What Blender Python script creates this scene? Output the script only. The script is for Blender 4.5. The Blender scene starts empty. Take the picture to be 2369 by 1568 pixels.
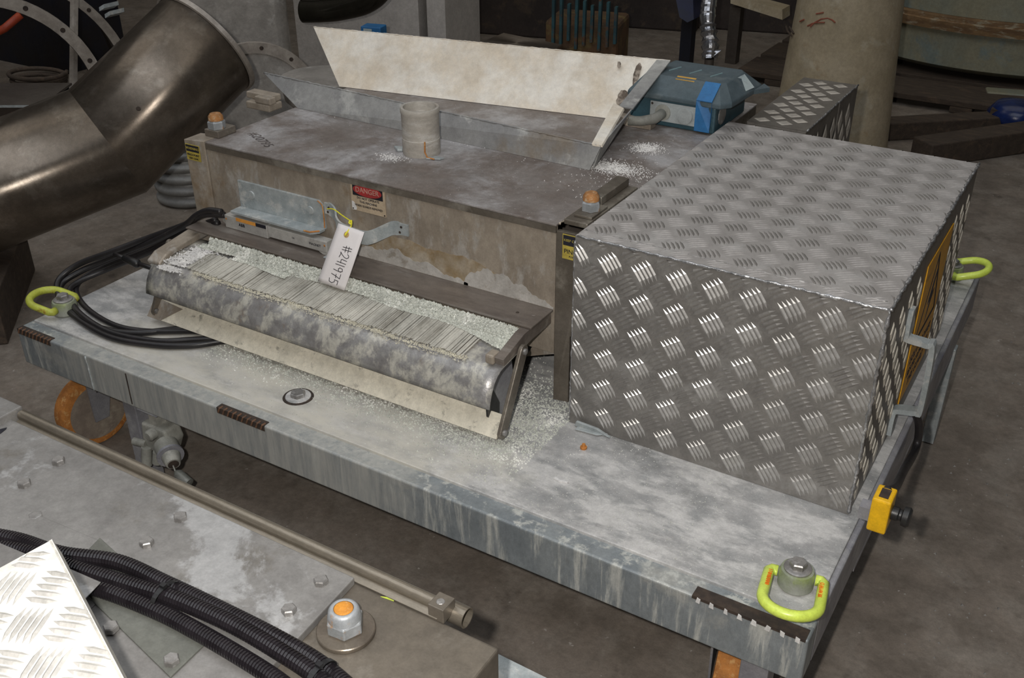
import bpy, math, random
from mathutils import Vector, Matrix, Euler
random.seed(7)
S = bpy.context.scene
COL = S.collection
V = Vector
R = math.radians

# ---------------------------------------------------------------- camera
FPX = 2366.0
CAM_LOC = V((1.9891, -1.1304, 1.1143))
CAM_ROT = Euler((1.0504, 0.0025, 0.5461), 'XYZ')
cd = bpy.data.cameras.new('camera'); cam = bpy.data.objects.new('camera', cd); COL.objects.link(cam)
cam.location = CAM_LOC; cam.rotation_euler = CAM_ROT
cd.sensor_fit = 'HORIZONTAL'; cd.sensor_width = 36; cd.lens = 36 * FPX / 2369; cd.clip_start = .02; cd.clip_end = 60
S.camera = cam
CM = CAM_ROT.to_matrix()

# ---------------------------------------------------------------- world, lights, exposure
w = bpy.data.worlds.new('world'); S.world = w; w.use_nodes = True
w.node_tree.nodes['Background'].inputs[0].default_value = (.55, .52, .48, 1)
w.node_tree.nodes['Background'].inputs[1].default_value = .02
# the camera's own flash, a hand's breadth left of and above the lens
fl = bpy.data.lights.new('camera_flash', 'POINT'); fl.energy = 28; fl.shadow_soft_size = .014; fl.color = (1, .955, .90)
fo = bpy.data.objects.new('camera_flash', fl); COL.objects.link(fo)
fo.location = CAM_LOC + CM @ V((-.075, .045, .0))
# unseen area lights under the ceiling, added as ambient fill
def ambient_fill(loc, size, e, colr):
    l = bpy.data.lights.new('ambient_fill', 'AREA'); l.shape = 'RECTANGLE'; l.size = size[0]; l.size_y = size[1]; l.energy = e; l.color = colr
    o = bpy.data.objects.new('ambient_fill', l); COL.objects.link(o); o.location = loc
    return o
ambient_fill((0.5, 4.0, 4.1), (5.0, 3.0), 11, (1, .95, .86))
ambient_fill((1.0, -1.0, 4.1), (6.0, 4.0), 38, (.93, .96, 1))
ambient_fill((-3.6, 1.2, 4.1), (4.0, 4.0), 12, (1, .95, .88))
S.view_settings.view_transform = 'Standard'; S.view_settings.look = 'None'
S.view_settings.exposure = 1.47; S.view_settings.gamma = 1; S.view_settings.use_curve_mapping = False

FLOOR = -.36
# ---------------------------------------------------------------- measuring helpers (survey of the room's planes)
def ray(px, py): return CM @ V(((px - 1184.5) / FPX, -(py - 784) / FPX, -1))
def at(px, py, **k):
    d = ray(px, py); (a, v), = k.items()
    if a == 't': return CAM_LOC + d * v
    i = 'xyz'.index(a); return CAM_LOC + d * ((v - CAM_LOC[i]) / d[i])

# ---------------------------------------------------------------- materials
MATS = {}
def _n(nt, t, **k):
    n = nt.nodes.new(t)
    for a, b in k.items(): setattr(n, a, b)
    return n
def mat(name, c1, c2=None, c3=None, s=5, s3=9, t3=.58, w3=.06, rough=.5, metal=0., st=(1, 1, 1), st3=None, bump=.15, bs=120, speck=None, ts=.68, ss=260, spec=.5, rv=.12, grime=None, gs=2.2, tg=.55, aniso=0, detail=8, mott=.09, dust=None):
    """base colour c1..c2 by noise s, patches of c3, grime patches, fine specks; object space"""
    m = bpy.data.materials.new(name); m.use_nodes = True; nt = m.node_tree; L = nt.links
    b = nt.nodes['Principled BSDF']; tc = _n(nt, 'ShaderNodeTexCoord')
    def mp(sc, off=0):
        q = _n(nt, 'ShaderNodeMapping'); q.inputs['Scale'].default_value = sc; q.inputs['Location'].default_value = (off, off * 1.3, off * .7)
        L.new(tc.outputs['Object'], q.inputs[0]); return q.outputs[0]
    def noise(vec, sc, det=detail, ro=.6, dist=0.):
        q = _n(nt, 'ShaderNodeTexNoise'); q.inputs['Scale'].default_value = sc; q.inputs['Detail'].default_value = det
        q.inputs['Roughness'].default_value = ro; q.inputs['Distortion'].default_value = dist; L.new(vec, q.inputs['Vector']); return q.outputs['Fac']
    def ramp(f, a, z):
        q = _n(nt, 'ShaderNodeMapRange'); q.interpolation_type = 'SMOOTHSTEP'; q.inputs[1].default_value = a; q.inputs[2].default_value = z; L.new(f, q.inputs[0]); return q.outputs[0]
    def mix(f, a, c):
        q = _n(nt, 'ShaderNodeMix'); q.data_type = 'RGBA'
        L.new(f, q.inputs[0])
        for sk, vv in ((q.inputs[6], a), (q.inputs[7], c)):
            if isinstance(vv, tuple): sk.default_value = (*vv[:3], 1)
            else: L.new(vv, sk)
        return q.outputs[2]
    base = noise(mp(st), s)
    c = mix(ramp(base, .36, .66), c1, c2 or tuple(x * .8 for x in c1))
    if grime: c = mix(ramp(noise(mp((1, 1, 1), 5.1), gs, 6, .65), tg, tg + .12), c, grime)
    if c3: c = mix(ramp(noise(mp(st3 or st, 3.7), s3, 10, .68, .25), t3 - w3, t3 + w3), c, c3)
    if mott:
        for sc_, am in ((17, mott), (75, mott * 1.1), (330, mott * .9)):
            q = _n(nt, 'ShaderNodeMapRange'); q.inputs[1].default_value = .3; q.inputs[2].default_value = .7; q.inputs[3].default_value = 1 - am; q.inputs[4].default_value = 1 + am
            L.new(noise(mp(tuple(1 + (x_ - 1) * .4 for x_ in st), sc_ * .37), sc_, 3), q.inputs[0])
            h = _n(nt, 'ShaderNodeVectorMath', operation='MULTIPLY'); L.new(c, h.inputs[0]); L.new(q.outputs[0], h.inputs[1]); c = h.outputs[0]
    if dust:   # settled powder around the discharge: centre, half extents, colour
        (dx, dy, dz), (rx, ry, rz), dc = dust
        q = _n(nt, 'ShaderNodeMapping'); q.inputs['Location'].default_value = (-dx / rx, -dy / ry, -dz / rz); q.inputs['Scale'].default_value = (1 / rx, 1 / ry, 1 / rz); L.new(tc.outputs['Object'], q.inputs[0])
        ln = _n(nt, 'ShaderNodeVectorMath', operation='LENGTH'); L.new(q.outputs[0], ln.inputs[0])
        ad = _n(nt, 'ShaderNodeMath', operation='MULTIPLY_ADD'); L.new(noise(mp((1, 1, 1), 4.4), 9, 8, .65), ad.inputs[0]); ad.inputs[1].default_value = 1.1; L.new(ln.outputs['Value'], ad.inputs[2])
        iv = _n(nt, 'ShaderNodeMath', operation='SUBTRACT'); iv.inputs[0].default_value = 2.5; L.new(ad.outputs[0], iv.inputs[1])
        fm = _n(nt, 'ShaderNodeMapRange'); fm.inputs[1].default_value = .34; fm.inputs[2].default_value = .62; fm.inputs[3].default_value = .30; fm.inputs[4].default_value = .95
        L.new(noise(mp(st3 or st, 8.2), max(s3, 6), 9, .7), fm.inputs[0])
        mu = _n(nt, 'ShaderNodeMath', operation='MULTIPLY'); L.new(ramp(iv.outputs[0], .80, 1.25), mu.inputs[0]); L.new(fm.outputs[0], mu.inputs[1])
        c = mix(mu.outputs[0], c, dc)
    if speck: c = mix(ramp(noise(mp((1, 1, 1), 9.), ss, 2), ts, ts + .05), c, speck)
    L.new(c, b.inputs['Base Color'])
    b.inputs['Metallic'].default_value = metal; b.inputs['Specular IOR Level'].default_value = spec
    rr = _n(nt, 'ShaderNodeMapRange'); rr.inputs[3].default_value = max(.03, rough - rv); rr.inputs[4].default_value = min(1, rough + rv)
    L.new(noise(mp(st, 2.), s * 4, 5), rr.inputs[0]); L.new(rr.outputs[0], b.inputs['Roughness'])
    if bump:
        bp = _n(nt, 'ShaderNodeBump'); bp.inputs['Strength'].default_value = bump; bp.inputs['Distance'].default_value = .002
        L.new(noise(mp(st, 1.), bs, 4), bp.inputs['Height']); L.new(bp.outputs[0], b.inputs['Normal'])
    MATS[name] = m
    return m

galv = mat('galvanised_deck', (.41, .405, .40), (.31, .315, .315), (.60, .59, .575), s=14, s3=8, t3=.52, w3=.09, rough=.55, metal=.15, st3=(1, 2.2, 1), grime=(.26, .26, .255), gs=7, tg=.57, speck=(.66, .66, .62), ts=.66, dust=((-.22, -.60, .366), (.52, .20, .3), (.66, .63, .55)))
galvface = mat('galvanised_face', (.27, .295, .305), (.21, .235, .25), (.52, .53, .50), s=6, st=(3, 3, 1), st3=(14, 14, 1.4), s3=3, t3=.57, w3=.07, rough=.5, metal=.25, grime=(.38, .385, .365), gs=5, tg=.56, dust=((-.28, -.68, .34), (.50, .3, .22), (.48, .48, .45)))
galvrail = mat('galvanised_side', (.34, .34, .36), (.27, .27, .30), (.42, .42, .43), s=9, rough=.5, metal=.3)
galvlight = mat('galvanised_bracket', (.43, .465, .47), (.34, .38, .39), (.55, .56, .54), s=26, s3=30, rough=.5, metal=.25)
steel = mat('dirty_stainless', (.40, .345, .28), (.30, .255, .205), (.45, .42, .38), s=9, st=(1.6, 1.6, .7), s3=12, t3=.58, rough=.45, metal=.3, grime=(.27, .20, .13), gs=5, tg=.6)
steeltop = mat('dusty_brown_lid', (.175, .145, .127), (.235, .21, .195), (.46, .45, .455), s=8, s3=5, t3=.57, w3=.12, rough=.5, metal=.15, speck=(.75, .74, .72), ts=.70, mott=.10, grime=(.15, .11, .085), gs=5, tg=.6)
steeldark = mat('dark_stainless', (.20, .175, .145), (.15, .13, .105), (.28, .255, .215), s=8, rough=.42, metal=.45)
shelfm = mat('shelf_stainless', (.21, .18, .155), (.16, .135, .118), (.28, .255, .23), s=14, st=(.4, 2, 2), rough=.4, metal=.35)
chutem = mat('powdered_chute', (.74, .65, .52), (.64, .56, .45), (.84, .80, .72), s=14, s3=9, t3=.5, w3=.16, rough=.75, grime=(.42, .35, .27), gs=8, tg=.68, mott=.06)
chutegrey = mat('dusty_grey_chute', (.34, .34, .33), (.25, .25, .25), (.47, .47, .45), s=8, s3=9, rough=.6, metal=.2, grime=(.23, .20, .165), gs=3)
creampow = mat('cream_crest', (.66, .63, .51), (.56, .53, .43), s=60, rough=.9, bump=.3)
powder = mat('cream_powder', (.80, .75, .62), (.70, .66, .55), (.36, .34, .29), s=24, s3=34, t3=.62, rough=.9, bump=.5, grime=(.50, .48, .42), gs=18, tg=.64)
rollm = mat('powdered_roll_guard', (.25, .24, .235), (.34, .335, .33), (.60, .58, .51), s=30, s3=30, t3=.53, w3=.09, st3=(1, .8, .8), rough=.36, metal=.3, bump=.3, grime=(.29, .235, .185), gs=12, tg=.58)
barm = mat('streaked_wedge_bar', (.44, .43, .38), (.24, .225, .19), (.60, .58, .51), s=45, st=(1, .03, .03), st3=(1, .5, .5), s3=7, t3=.48, w3=.1)
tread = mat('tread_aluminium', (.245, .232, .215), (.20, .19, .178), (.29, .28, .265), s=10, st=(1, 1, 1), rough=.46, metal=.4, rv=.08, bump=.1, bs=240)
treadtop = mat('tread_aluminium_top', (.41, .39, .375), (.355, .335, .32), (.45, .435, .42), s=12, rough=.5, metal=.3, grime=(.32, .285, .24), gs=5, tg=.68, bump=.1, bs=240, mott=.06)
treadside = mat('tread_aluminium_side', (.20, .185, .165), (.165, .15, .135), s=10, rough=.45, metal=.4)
ridge = mat('glint_tread_ridge', (.54, .53, .515), (.46, .45, .43), s=30, rough=.36, metal=.55, bump=0)  # ridges turned to the light, their glint put into a paler colour
ridgeshade = mat('shaded_tread_ridge', (.33, .315, .295), (.28, .265, .25), s=30, rough=.42, metal=.5, bump=0)  # same ridges turned away, shade put into a darker colour
lozm = mat('faint_glint_lozenge', (.55, .51, .45), (.42, .39, .35), s=40, rough=.4, metal=.2, bump=.1)  # merged ridge clusters, reflected light put into the pale colour
lozglint = mat('glint_tread_lozenge', (.80, .75, .64), (.66, .62, .54), s=50, rough=.45, metal=.1, bump=.1)  # brighter copy for the side panel, glint painted into the colour
weld = mat('weld_bead', (.45, .45, .46), (.25, .25, .25), (.75, .75, .75), s=60, s3=80, rough=.3, metal=.7, bump=.8)
yel = mat('lifting_yellow', (.66, .80, .13), (.60, .73, .10), s=12, rough=.32, bump=.05, spec=.6)
yelold = mat('worn_lifting_yellow', (.50, .55, .08), (.42, .45, .06), (.30, .13, .02), s=20, s3=24, t3=.6, rough=.45)
orangeprint = mat('orange_print', (.80, .20, .01), rough=.6, bump=0)
rust = mat('rusty_orange', (.50, .20, .045), (.34, .13, .03), (.60, .33, .12), s=40, s3=50, rough=.8, bump=.5)
rustcap = mat('orange_cap', (.66, .28, .035), (.50, .20, .03), (.70, .42, .16), s=60, s3=90, rough=.75)
duskcap = mat('rusty_cap', (.42, .19, .06), (.30, .14, .05), (.46, .33, .20), s=70, s3=90, t3=.55, rough=.8)
boltm = mat('worn_bolt', (.33, .32, .31), (.24, .23, .22), (.46, .45, .44), s=40, s3=60, rough=.38, metal=.5)
nutm = mat('plated_nut', (.40, .42, .44), (.30, .32, .33), (.44, .27, .15), s=30, s3=60, t3=.62, rough=.45, metal=.3)
washm = mat('brown_washer', (.20, .172, .138), (.155, .13, .105), s=20, rough=.35, metal=.5)
rubber = mat('black_cable', (.013, .012, .013), (.022, .019, .02), (.05, .04, .035), s=12, s3=14, t3=.66, rough=.42, bump=.1)
conduit = mat('black_conduit', (.012, .010, .012), (.02, .017, .02), s=30, rough=.25, bump=0, spec=.6)
fgplate = mat('foreground_cover', (.285, .278, .268), (.225, .218, .21), (.41, .41, .41), s=9, s3=5, t3=.55, w3=.03, rough=.45, metal=.3, grime=(.195, .183, .165), gs=7, tg=.56)
fgplate2 = mat('foreground_cover_dark', (.17, .175, .155), (.135, .138, .122), (.26, .26, .245), s=12, rough=.45, metal=.3)
fgbase = mat('foreground_beam', (.175, .152, .122), (.14, .122, .10), (.22, .197, .165), s=10, rough=.45, metal=.35)
fgpipe = mat('rolled_edge', (.25, .22, .175), (.20, .175, .14), s=12, st=(.2, 3, 3), rough=.3, metal=.55)
whitealu = mat('flash_blown_aluminium', (.92, .89, .79), (.82, .80, .74), (.55, .53, .50), s=10, s3=12, t3=.64, rough=.55)  # overexposure by the flash put into the base colour
ductm = mat('duct_stainless', (.26, .22, .18), (.21, .175, .14), (.31, .27, .225), s=8, rough=.33, metal=.8, rv=.05, bump=.08, bs=60)
ductdark = mat('dark_brown_steel', (.11, .095, .08), (.085, .07, .06), s=4, rough=.5, metal=.3)
ductgloom = mat('gloom_brown', (.05, .038, .033), (.035, .027, .025), (.075, .055, .04), s=5, rough=.8)  # near-black tone stands for the unlit gloom
flangem = mat('flange_steel', (.40, .36, .315), (.30, .265, .23), (.46, .42, .38), s=18, rough=.5, metal=.2)
housem = mat('grey_duct_housing', (.42, .395, .365), (.33, .31, .285), (.50, .48, .45), s=9, rough=.38, metal=.35)
blackpipe = mat('black_glossy_pipe', (.03, .027, .02), (.022, .02, .015), s=8, rough=.12, metal=.3, bump=.03)
cabm = mat('grey_cabinet', (.60, .57, .54), (.54, .515, .49), s=4, rough=.6, metal=0)
blue = mat('bright_blue', (.03, .17, .40), (.025, .14, .34), s=12, rough=.5, bump=.05)
bluegrey = mat('blue_green_enclosure', (.035, .085, .11), (.03, .07, .09), (.055, .11, .135), s=12, rough=.5)
bluetop = mat('dusty_blue_lid', (.085, .115, .13), (.065, .095, .11), (.12, .15, .16), s=12, rough=.6)
socketm = mat('grey_socket', (.38, .41, .41), (.30, .32, .32), s=16, rough=.6)
whitelab = mat('pale_label', (.46, .53, .53), (.40, .47, .48), s=20, rough=.6)
paper = mat('paper_tag', (.80, .76, .755), (.78, .74, .73), s=6, rough=.8, bump=0, mott=.015)
ink = mat('black_ink', (.012, .012, .02), rough=.7, bump=0)
black = mat('black_plastic', (.012, .012, .014), (.02, .02, .02), s=20, rough=.4)
redm = mat('sign_red', (.38, .03, .03), (.30, .03, .03), s=60, rough=.6, bump=0)
creamlab = mat('sign_cream', (.50, .40, .28), (.42, .33, .23), (.62, .56, .48), s=30, s3=20, t3=.66, rough=.7, bump=0)
signpink = mat('sign_lettering', (.52, .30, .24), rough=.7, bump=0)
yellab = mat('yellow_label', (.48, .38, .07), (.36, .28, .05), s=60, rough=.6, bump=0)
warnyel = mat('warning_yellow', (.72, .36, .02), (.62, .30, .02), (.40, .21, .03), s=10, s3=8, t3=.66, st=(1, 1, 2), rough=.45, bump=0)
estopy = mat('switch_yellow', (.80, .46, .01), (.70, .39, .01), s=12, rough=.35)
string = mat('yellow_string', (.85, .80, .04), (.7, .64, .03), s=90, rough=.7)
eyelet = mat('tag_eyelet', (.52, .36, .16), (.42, .28, .12), s=60, rough=.6)
sensor = mat('grey_sensor_bar', (.42, .41, .38), (.35, .34, .32), (.52, .50, .46), s=14, rough=.6)
castm = mat('cast_grey', (.32, .32, .285), (.24, .24, .215), (.40, .39, .35), s=16, rough=.6, metal=.1)
wheelcore = mat('wheel_disc', (.26, .215, .17), (.20, .16, .13), (.32, .28, .22), s=24, rough=.7)
floorm = mat('concrete_floor', (.205, .172, .142), (.155, .13, .106), (.24, .21, .178), s=12, s3=8, t3=.55, w3=.12, rough=.8, bump=.5, bs=90, speck=(.36, .33, .30), ts=.72, ss=60, grime=(.115, .095, .078), gs=9, tg=.58, mott=.1)
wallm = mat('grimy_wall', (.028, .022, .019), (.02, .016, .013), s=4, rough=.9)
tankm = mat('tank_paint', (.30, .285, .20), (.25, .265, .21), (.22, .265, .245), s=4, s3=3, rough=.5, grime=(.28, .20, .10), gs=3, tg=.62)
tankrust = mat('tank_rust_rim', (.26, .16, .075), (.17, .10, .05), (.36, .31, .22), s=12, s3=14, st=(1, 1, 4), rough=.8)
conem = mat('cone_paint', (.42, .355, .25), (.36, .30, .20), (.46, .41, .31), s=6, s3=7, rough=.6, grime=(.30, .20, .10), gs=5, tg=.62)
redmark = mat('red_chalk', (.32, .10, .06), rough=.8, bump=0)
teal = mat('teal_paint', (.03, .10, .12), (.02, .06, .075), (.12, .06, .03), s=10, rough=.6)
pumpm = mat('rusty_pump', (.14, .075, .035), (.075, .05, .03), (.17, .12, .05), s=9, rough=.8)
foil = mat('foil_wrap', (.55, .56, .60), (.32, .33, .36), s=14, rough=.22, metal=.9, bump=1., bs=18)
navy = mat('dark_paint', (.016, .014, .016), (.012, .014, .024), s=6, rough=.5)
redpipe = mat('orange_red_pipe', (.45, .07, .02), (.35, .05, .02), s=12, rough=.5)
coppery = mat('red_brown_strip', (.25, .13, .09), (.2, .1, .07), s=12, rough=.6)
wood = mat('dirty_timber', (.075, .055, .04), (.055, .04, .03), (.10, .07, .048), s=12, st=(1, 4, 4), rough=.85, bump=.6)
drumm = mat('ribbed_grey_drum', (.30, .30, .29), (.22, .22, .215), s=8, rough=.5, metal=.2)
granm = mat('glassy_granules', (.62, .63, .56), (.46, .48, .44), (.8, .8, .75), s=400, rough=.35, bump=0)
whitepow = mat('white_powder', (.75, .74, .72), (.62, .61, .60), s=60, rough=.9, bump=.3)
slotrust = mat('slot_rust', (.15, .075, .04), (.09, .05, .03), s=80, rough=.8)
darkslot = mat('slot_dark', (.03, .022, .018), (.055, .038, .028), s=60, rough=.8)

_b = ductm.node_tree.nodes['Principled BSDF']; _t = ductm.node_tree.nodes.new('ShaderNodeTangent'); _t.direction_type = 'RADIAL'; _t.axis = 'Z'
ductm.node_tree.links.new(_t.outputs[0], _b.inputs['Tangent']); _b.inputs['Anisotropic'].default_value = .85; _b.inputs['Anisotropic Rotation'].default_value = 0.25
# ---------------------------------------------------------------- mesh helpers
ORG = {}
class MB:
    def __init__(s): s.v = []; s.f = []
    def add(s, vs, fs):
        o = len(s.v); s.v += [V(x) for x in vs]; s.f += [tuple(i + o for i in f) for f in fs]; return s
    def box(s, a, b):
        (x0, y0, z0), (x1, y1, z1) = a, b
        x0, x1 = sorted((x0, x1)); y0, y1 = sorted((y0, y1)); z0, z1 = sorted((z0, z1))
        return s.add([(x0, y0, z0), (x1, y0, z0), (x1, y1, z0), (x0, y1, z0), (x0, y0, z1), (x1, y0, z1), (x1, y1, z1), (x0, y1, z1)],
                     [(0, 3, 2, 1), (4, 5, 6, 7), (0, 1, 5, 4), (1, 2, 6, 5), (2, 3, 7, 6), (3, 0, 4, 7)])
    def obox(s, c, u, v, n, du, dv, dn):
        c = V(c); u, v, n = V(u).normalized() * du / 2, V(v).normalized() * dv / 2, V(n).normalized() * dn / 2
        P = [c + a * u + b * v + d * n for d in (-1, 1) for a, b in ((-1, -1), (1, -1), (1, 1), (-1, 1))]
        return s.add(P, [(0, 3, 2, 1), (4, 5, 6, 7), (0, 1, 5, 4), (1, 2, 6, 5), (2, 3, 7, 6), (3, 0, 4, 7)])
    def slab(s, pts, ext):
        pts = [V(p) for p in pts]; n = len(pts); e = V(ext)
        nn = V((0, 0, 0))
        for i in range(n): nn += (pts[i] - pts[0]).cross(pts[(i + 1) % n] - pts[0])
        if nn.dot(e) > 0: pts.reverse()
        return s.add(pts + [p + e for p in pts], [tuple(range(n)), tuple(range(2 * n - 1, n - 1, -1))] + [(i, n + i, n + (i + 1) % n, (i + 1) % n) for i in range(n)])
    def tube(s, path, r, n=10, closed=False, caps=True, radii=None):
        P = [V(p) for p in path]; m = len(P); rings = []; up = None
        for i, p in enumerate(P):
            t = (P[(i + 1) % m] - P[i - 1]) if closed else (P[min(i + 1, m - 1)] - P[max(i - 1, 0)])
            t.normalize()
            if up is None: up = t.orthogonal().normalized()
            up = (up - t * up.dot(t)); up = up.normalized() if up.length > 1e-6 else t.orthogonal().normalized()
            q = t.cross(up); rr = radii[i] if radii else r
            rings.append([p + (up * math.cos(2 * math.pi * k / n) + q * math.sin(2 * math.pi * k / n)) * rr for k in range(n)])
        vs = [v for g in rings for v in g]; fs = []
        for i in range(m if closed else m - 1):
            a, b = i * n, ((i + 1) % m) * n
            fs += [(a + k, a + (k + 1) % n, b + (k + 1) % n, b + k) for k in range(n)]
        if caps and not closed: fs += [tuple(reversed(range(n))), tuple(range((m - 1) * n, m * n))]
        return s.add(vs, fs)
    def lathe(s, prof, c, ax, n=32, caps=True, a0=0, hexa=0):
        ax = V(ax).normalized(); u = ax.orthogonal().normalized(); q = ax.cross(u); c = V(c); vs = []; m = len(prof)
        for r, h in prof:
            for k in range(n):
                a = 2 * math.pi * k / n + a0
                vs.append(c + ax * h + (u * math.cos(a) + q * math.sin(a)) * r)
        fs = [(i * n + k, i * n + (k + 1) % n, (i + 1) * n + (k + 1) % n, (i + 1) * n + k) for i in range(m - 1) for k in range(n)]
        if caps: fs += [tuple(reversed(range(n))), tuple(range((m - 1) * n, m * n))]
        return s.add(vs, fs)
    def build(s, name, m, parent=None, smooth=False, bevel=0, at=None, seg=2, auto=None):
        me = bpy.data.meshes.new(name); po = ORG.get(parent.name, V((0, 0, 0))) if parent else V((0, 0, 0))
        o_ = V(at) if at is not None else po
        me.from_pydata([tuple(v - o_) for v in s.v], [], s.f); me.validate(); me.update()
        if smooth:
            me.polygons.foreach_set('use_smooth', [True] * len(me.polygons))
            if auto: me.set_sharp_from_angle(angle=R(auto))
        me.materials.append(m)
        ob = bpy.data.objects.new(name, me); COL.objects.link(ob)
        if parent: ob.parent = parent
        ob.location = o_ - po; ORG[ob.name] = o_
        if bevel:
            b = ob.modifiers.new('bevel', 'BEVEL'); b.width = bevel; b.segments = seg; b.limit_method = 'ANGLE'; b.angle_limit = R(40)
        return ob
def thing(name, label, cat, loc, group=None):
    o = bpy.data.objects.new(name, None); COL.objects.link(o); o.empty_display_size = .05; o.location = loc; ORG[o.name] = V(loc)
    o['label'] = label; o['category'] = cat
    if group: o['group'] = group
    return o
def tag(o, label, cat, group=None):
    o['label'] = label; o['category'] = cat
    if group: o['group'] = group
    return o
def structure(o): o['kind'] = 'structure'; return o
def lab(o, t): o['label'] = t; return o
def stuff(o): o['kind'] = 'stuff'; return o
def clone(o, parent, loc):
    c = o.copy(); COL.objects.link(c); c.parent = parent; c.location = V(loc) - ORG.get(parent.name, V((0, 0, 0))); ORG[c.name] = V(loc)
    return c
def smooth_path(pts, k=8, closed=False):
    P = [V(p) for p in pts]; n = len(P); out = []
    for i in range(n if closed else n - 1):
        if closed: a, b, c, d = P[i - 1], P[i], P[(i + 1) % n], P[(i + 2) % n]
        else: a, b, c, d = P[max(i - 1, 0)], P[i], P[i + 1], P[min(i + 2, n - 1)]
        for j in range(k):
            t = j / k
            out.append(.5 * ((2 * b) + (c - a) * t + (2 * a - 5 * b + 4 * c - d) * t * t + (3 * b - a - 3 * c + d) * t ** 3))
    if not closed: out.append(P[-1])
    return out
def text(s, size, c, u, v, m, parent, name='lettering', depth=.0004, sx=1.0, bold=0.):
    cu = bpy.data.curves.new('tmp', 'FONT'); cu.body = s; cu.size = size; cu.align_x = 'CENTER'; cu.align_y = 'CENTER'; cu.extrude = depth; cu.offset = bold; cu.resolution_u = 3
    to = bpy.data.objects.new('tmp', cu); COL.objects.link(to)
    me0 = bpy.data.meshes.new_from_object(to.evaluated_get(bpy.context.evaluated_depsgraph_get()))
    u, v = V(u).normalized(), V(v).normalized(); n = u.cross(v); c = V(c); mb = MB()
    mb.add([c + u * p.co.x * sx + v * p.co.y + n * p.co.z for p in me0.vertices], [tuple(p.vertices) for p in me0.polygons])
    bpy.data.objects.remove(to); bpy.data.curves.remove(cu); bpy.data.meshes.remove(me0)
    return mb.build(name, m, parent)
def ribbon(strokes, wd, c, u, v, m, parent, name, lift=.0005):
    """pen strokes given in the plane (u, v)"""
    u, v = V(u).normalized(), V(v).normalized(); n = u.cross(v); c = V(c); mb = MB()
    for st in strokes:
        for a, b in zip(st[:-1], st[1:]):
            A, B = V(a).to_2d() if len(a) > 2 else Vector(a), Vector(b)
            d = (B - A)
            if d.length < 1e-9: continue
            mid = (A + B) / 2; d3 = u * d.x + v * d.y
            mb.obox(c + u * mid.x + v * mid.y + n * lift, d3, n.cross(d3), n, d.length + wd * .7, wd, .0003)
    return mb.build(name, m, parent)
def arc(cx, cy, r, a0, a1, n=8, ry=None):
    return [(cx + r * math.cos(R(a0 + (a1 - a0) * i / n)), cy + (ry or r) * math.sin(R(a0 + (a1 - a0) * i / n))) for i in range(n + 1)]

X, Y, Z = V((1, 0, 0)), V((0, 1, 0)), V((0, 0, 1))

def tread_bars(O, u, v, U, W, m1, m2, parent, pitch=.0645, phase=(.02, .02), L=.041, wd=.0062, h=.0019, a1=-55, a2=37, skip=None, bow=.0016, n_=5, step=.0078):
    """five-bar tread pattern: clusters of almond ridges on a square lattice, alternate clusters turned"""
    O, u, v = V(O), V(u).normalized(), V(v).normalized(); n = u.cross(v); A, B = MB(), MB()
    for kind, mb, ang, off in ((0, A, a1, 0), (1, B, a2, .5)):
        d = Vector((math.cos(R(ang)), math.sin(R(ang)))); q = Vector((-d.y, d.x))
        for i in range(-1, int(U / pitch) + 2):
            for j in range(-1, int(W / pitch) + 2):
                cx, cy = phase[0] + (i + off) * pitch, phase[1] + (j + off) * pitch
                for k in range(n_):
                    s = (k - (n_ - 1) / 2) * step; c = Vector((cx, cy)) + q * s
                    P = []
                    for t, w_ in ((-.5, 0), (-.22, .5), (.22, .5), (.5, 0), (.22, -.5), (-.22, -.5)):
                        P.append(c + d * L * t + q * (wd * w_ + bow * (1 - 4 * t * t)))
                    T = [c + d * L * t + q * bow * (1 - 4 * t * t) for t in (-.24, .24)]
                    if c.x < .001 or c.y < .001 or c.x > U - .001 or c.y > W - .001: continue
                    cl_ = lambda p: Vector((min(max(p.x, .0012), U - .0012), min(max(p.y, .0012), W - .0012)))
                    P = [cl_(p) for p in P]; T = [cl_(p) for p in T]
                    if skip and skip(c.x, c.y): continue
                    W3 = lambda p, hh: O + u * p.x + v * p.y + n * hh
                    vs = [W3(p, 0) for p in P] + [W3(p, h) for p in T]
                    mb.add(vs, [(0, 6, 1)[::-1], (1, 6, 7, 2)[::-1], (2, 7, 3)[::-1], (3, 7, 4)[::-1], (4, 7, 6, 5)[::-1], (5, 6, 0)[::-1]])
    for mb, mm in ((A, m1), (B, m2)):
        if mb.v: stuff(mb.build('tread_ridges', mm, parent))
def lozenges(O, u, v, U, W, m, parent, pu=.064, pv=.064, lu=.028, lv=.044, h=.0018, skip=None, small=.7, ph=(.02, .02)):
    O, u, v = V(O), V(u).normalized(), V(v).normalized(); n = u.cross(v); mb = MB()
    for off, sc in ((0, 1), (.5, small)):
        for i in range(-1, int(U / pu) + 2):
            for j in range(-1, int(W / pv) + 2):
                cx, cy = ph[0] + (i + off) * pu, ph[1] + (j + off) * pv; a, b = lu * sc / 2, lv * sc / 2
                if cx - a < .002 or cy - b < .002 or cx + a > U - .002 or cy + b > W - .002: continue
                if skip and skip(cx, cy): continue
                P = [(cx - a, cy), (cx, cy - b), (cx + a, cy), (cx, cy + b)]; Q = [(cx + (p - cx) * .72, cy + (q - cy) * .72) for p, q in P]
                vs = [O + u * p + v * q for p, q in P] + [O + u * p + v * q + n * h for p, q in Q]
                mb.add(vs, [(4, 5, 6, 7)] + [(k, (k + 1) % 4, 4 + (k + 1) % 4, 4 + k) for k in range(4)])
    return stuff(mb.build('tread_ridges', m, parent))
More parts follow.
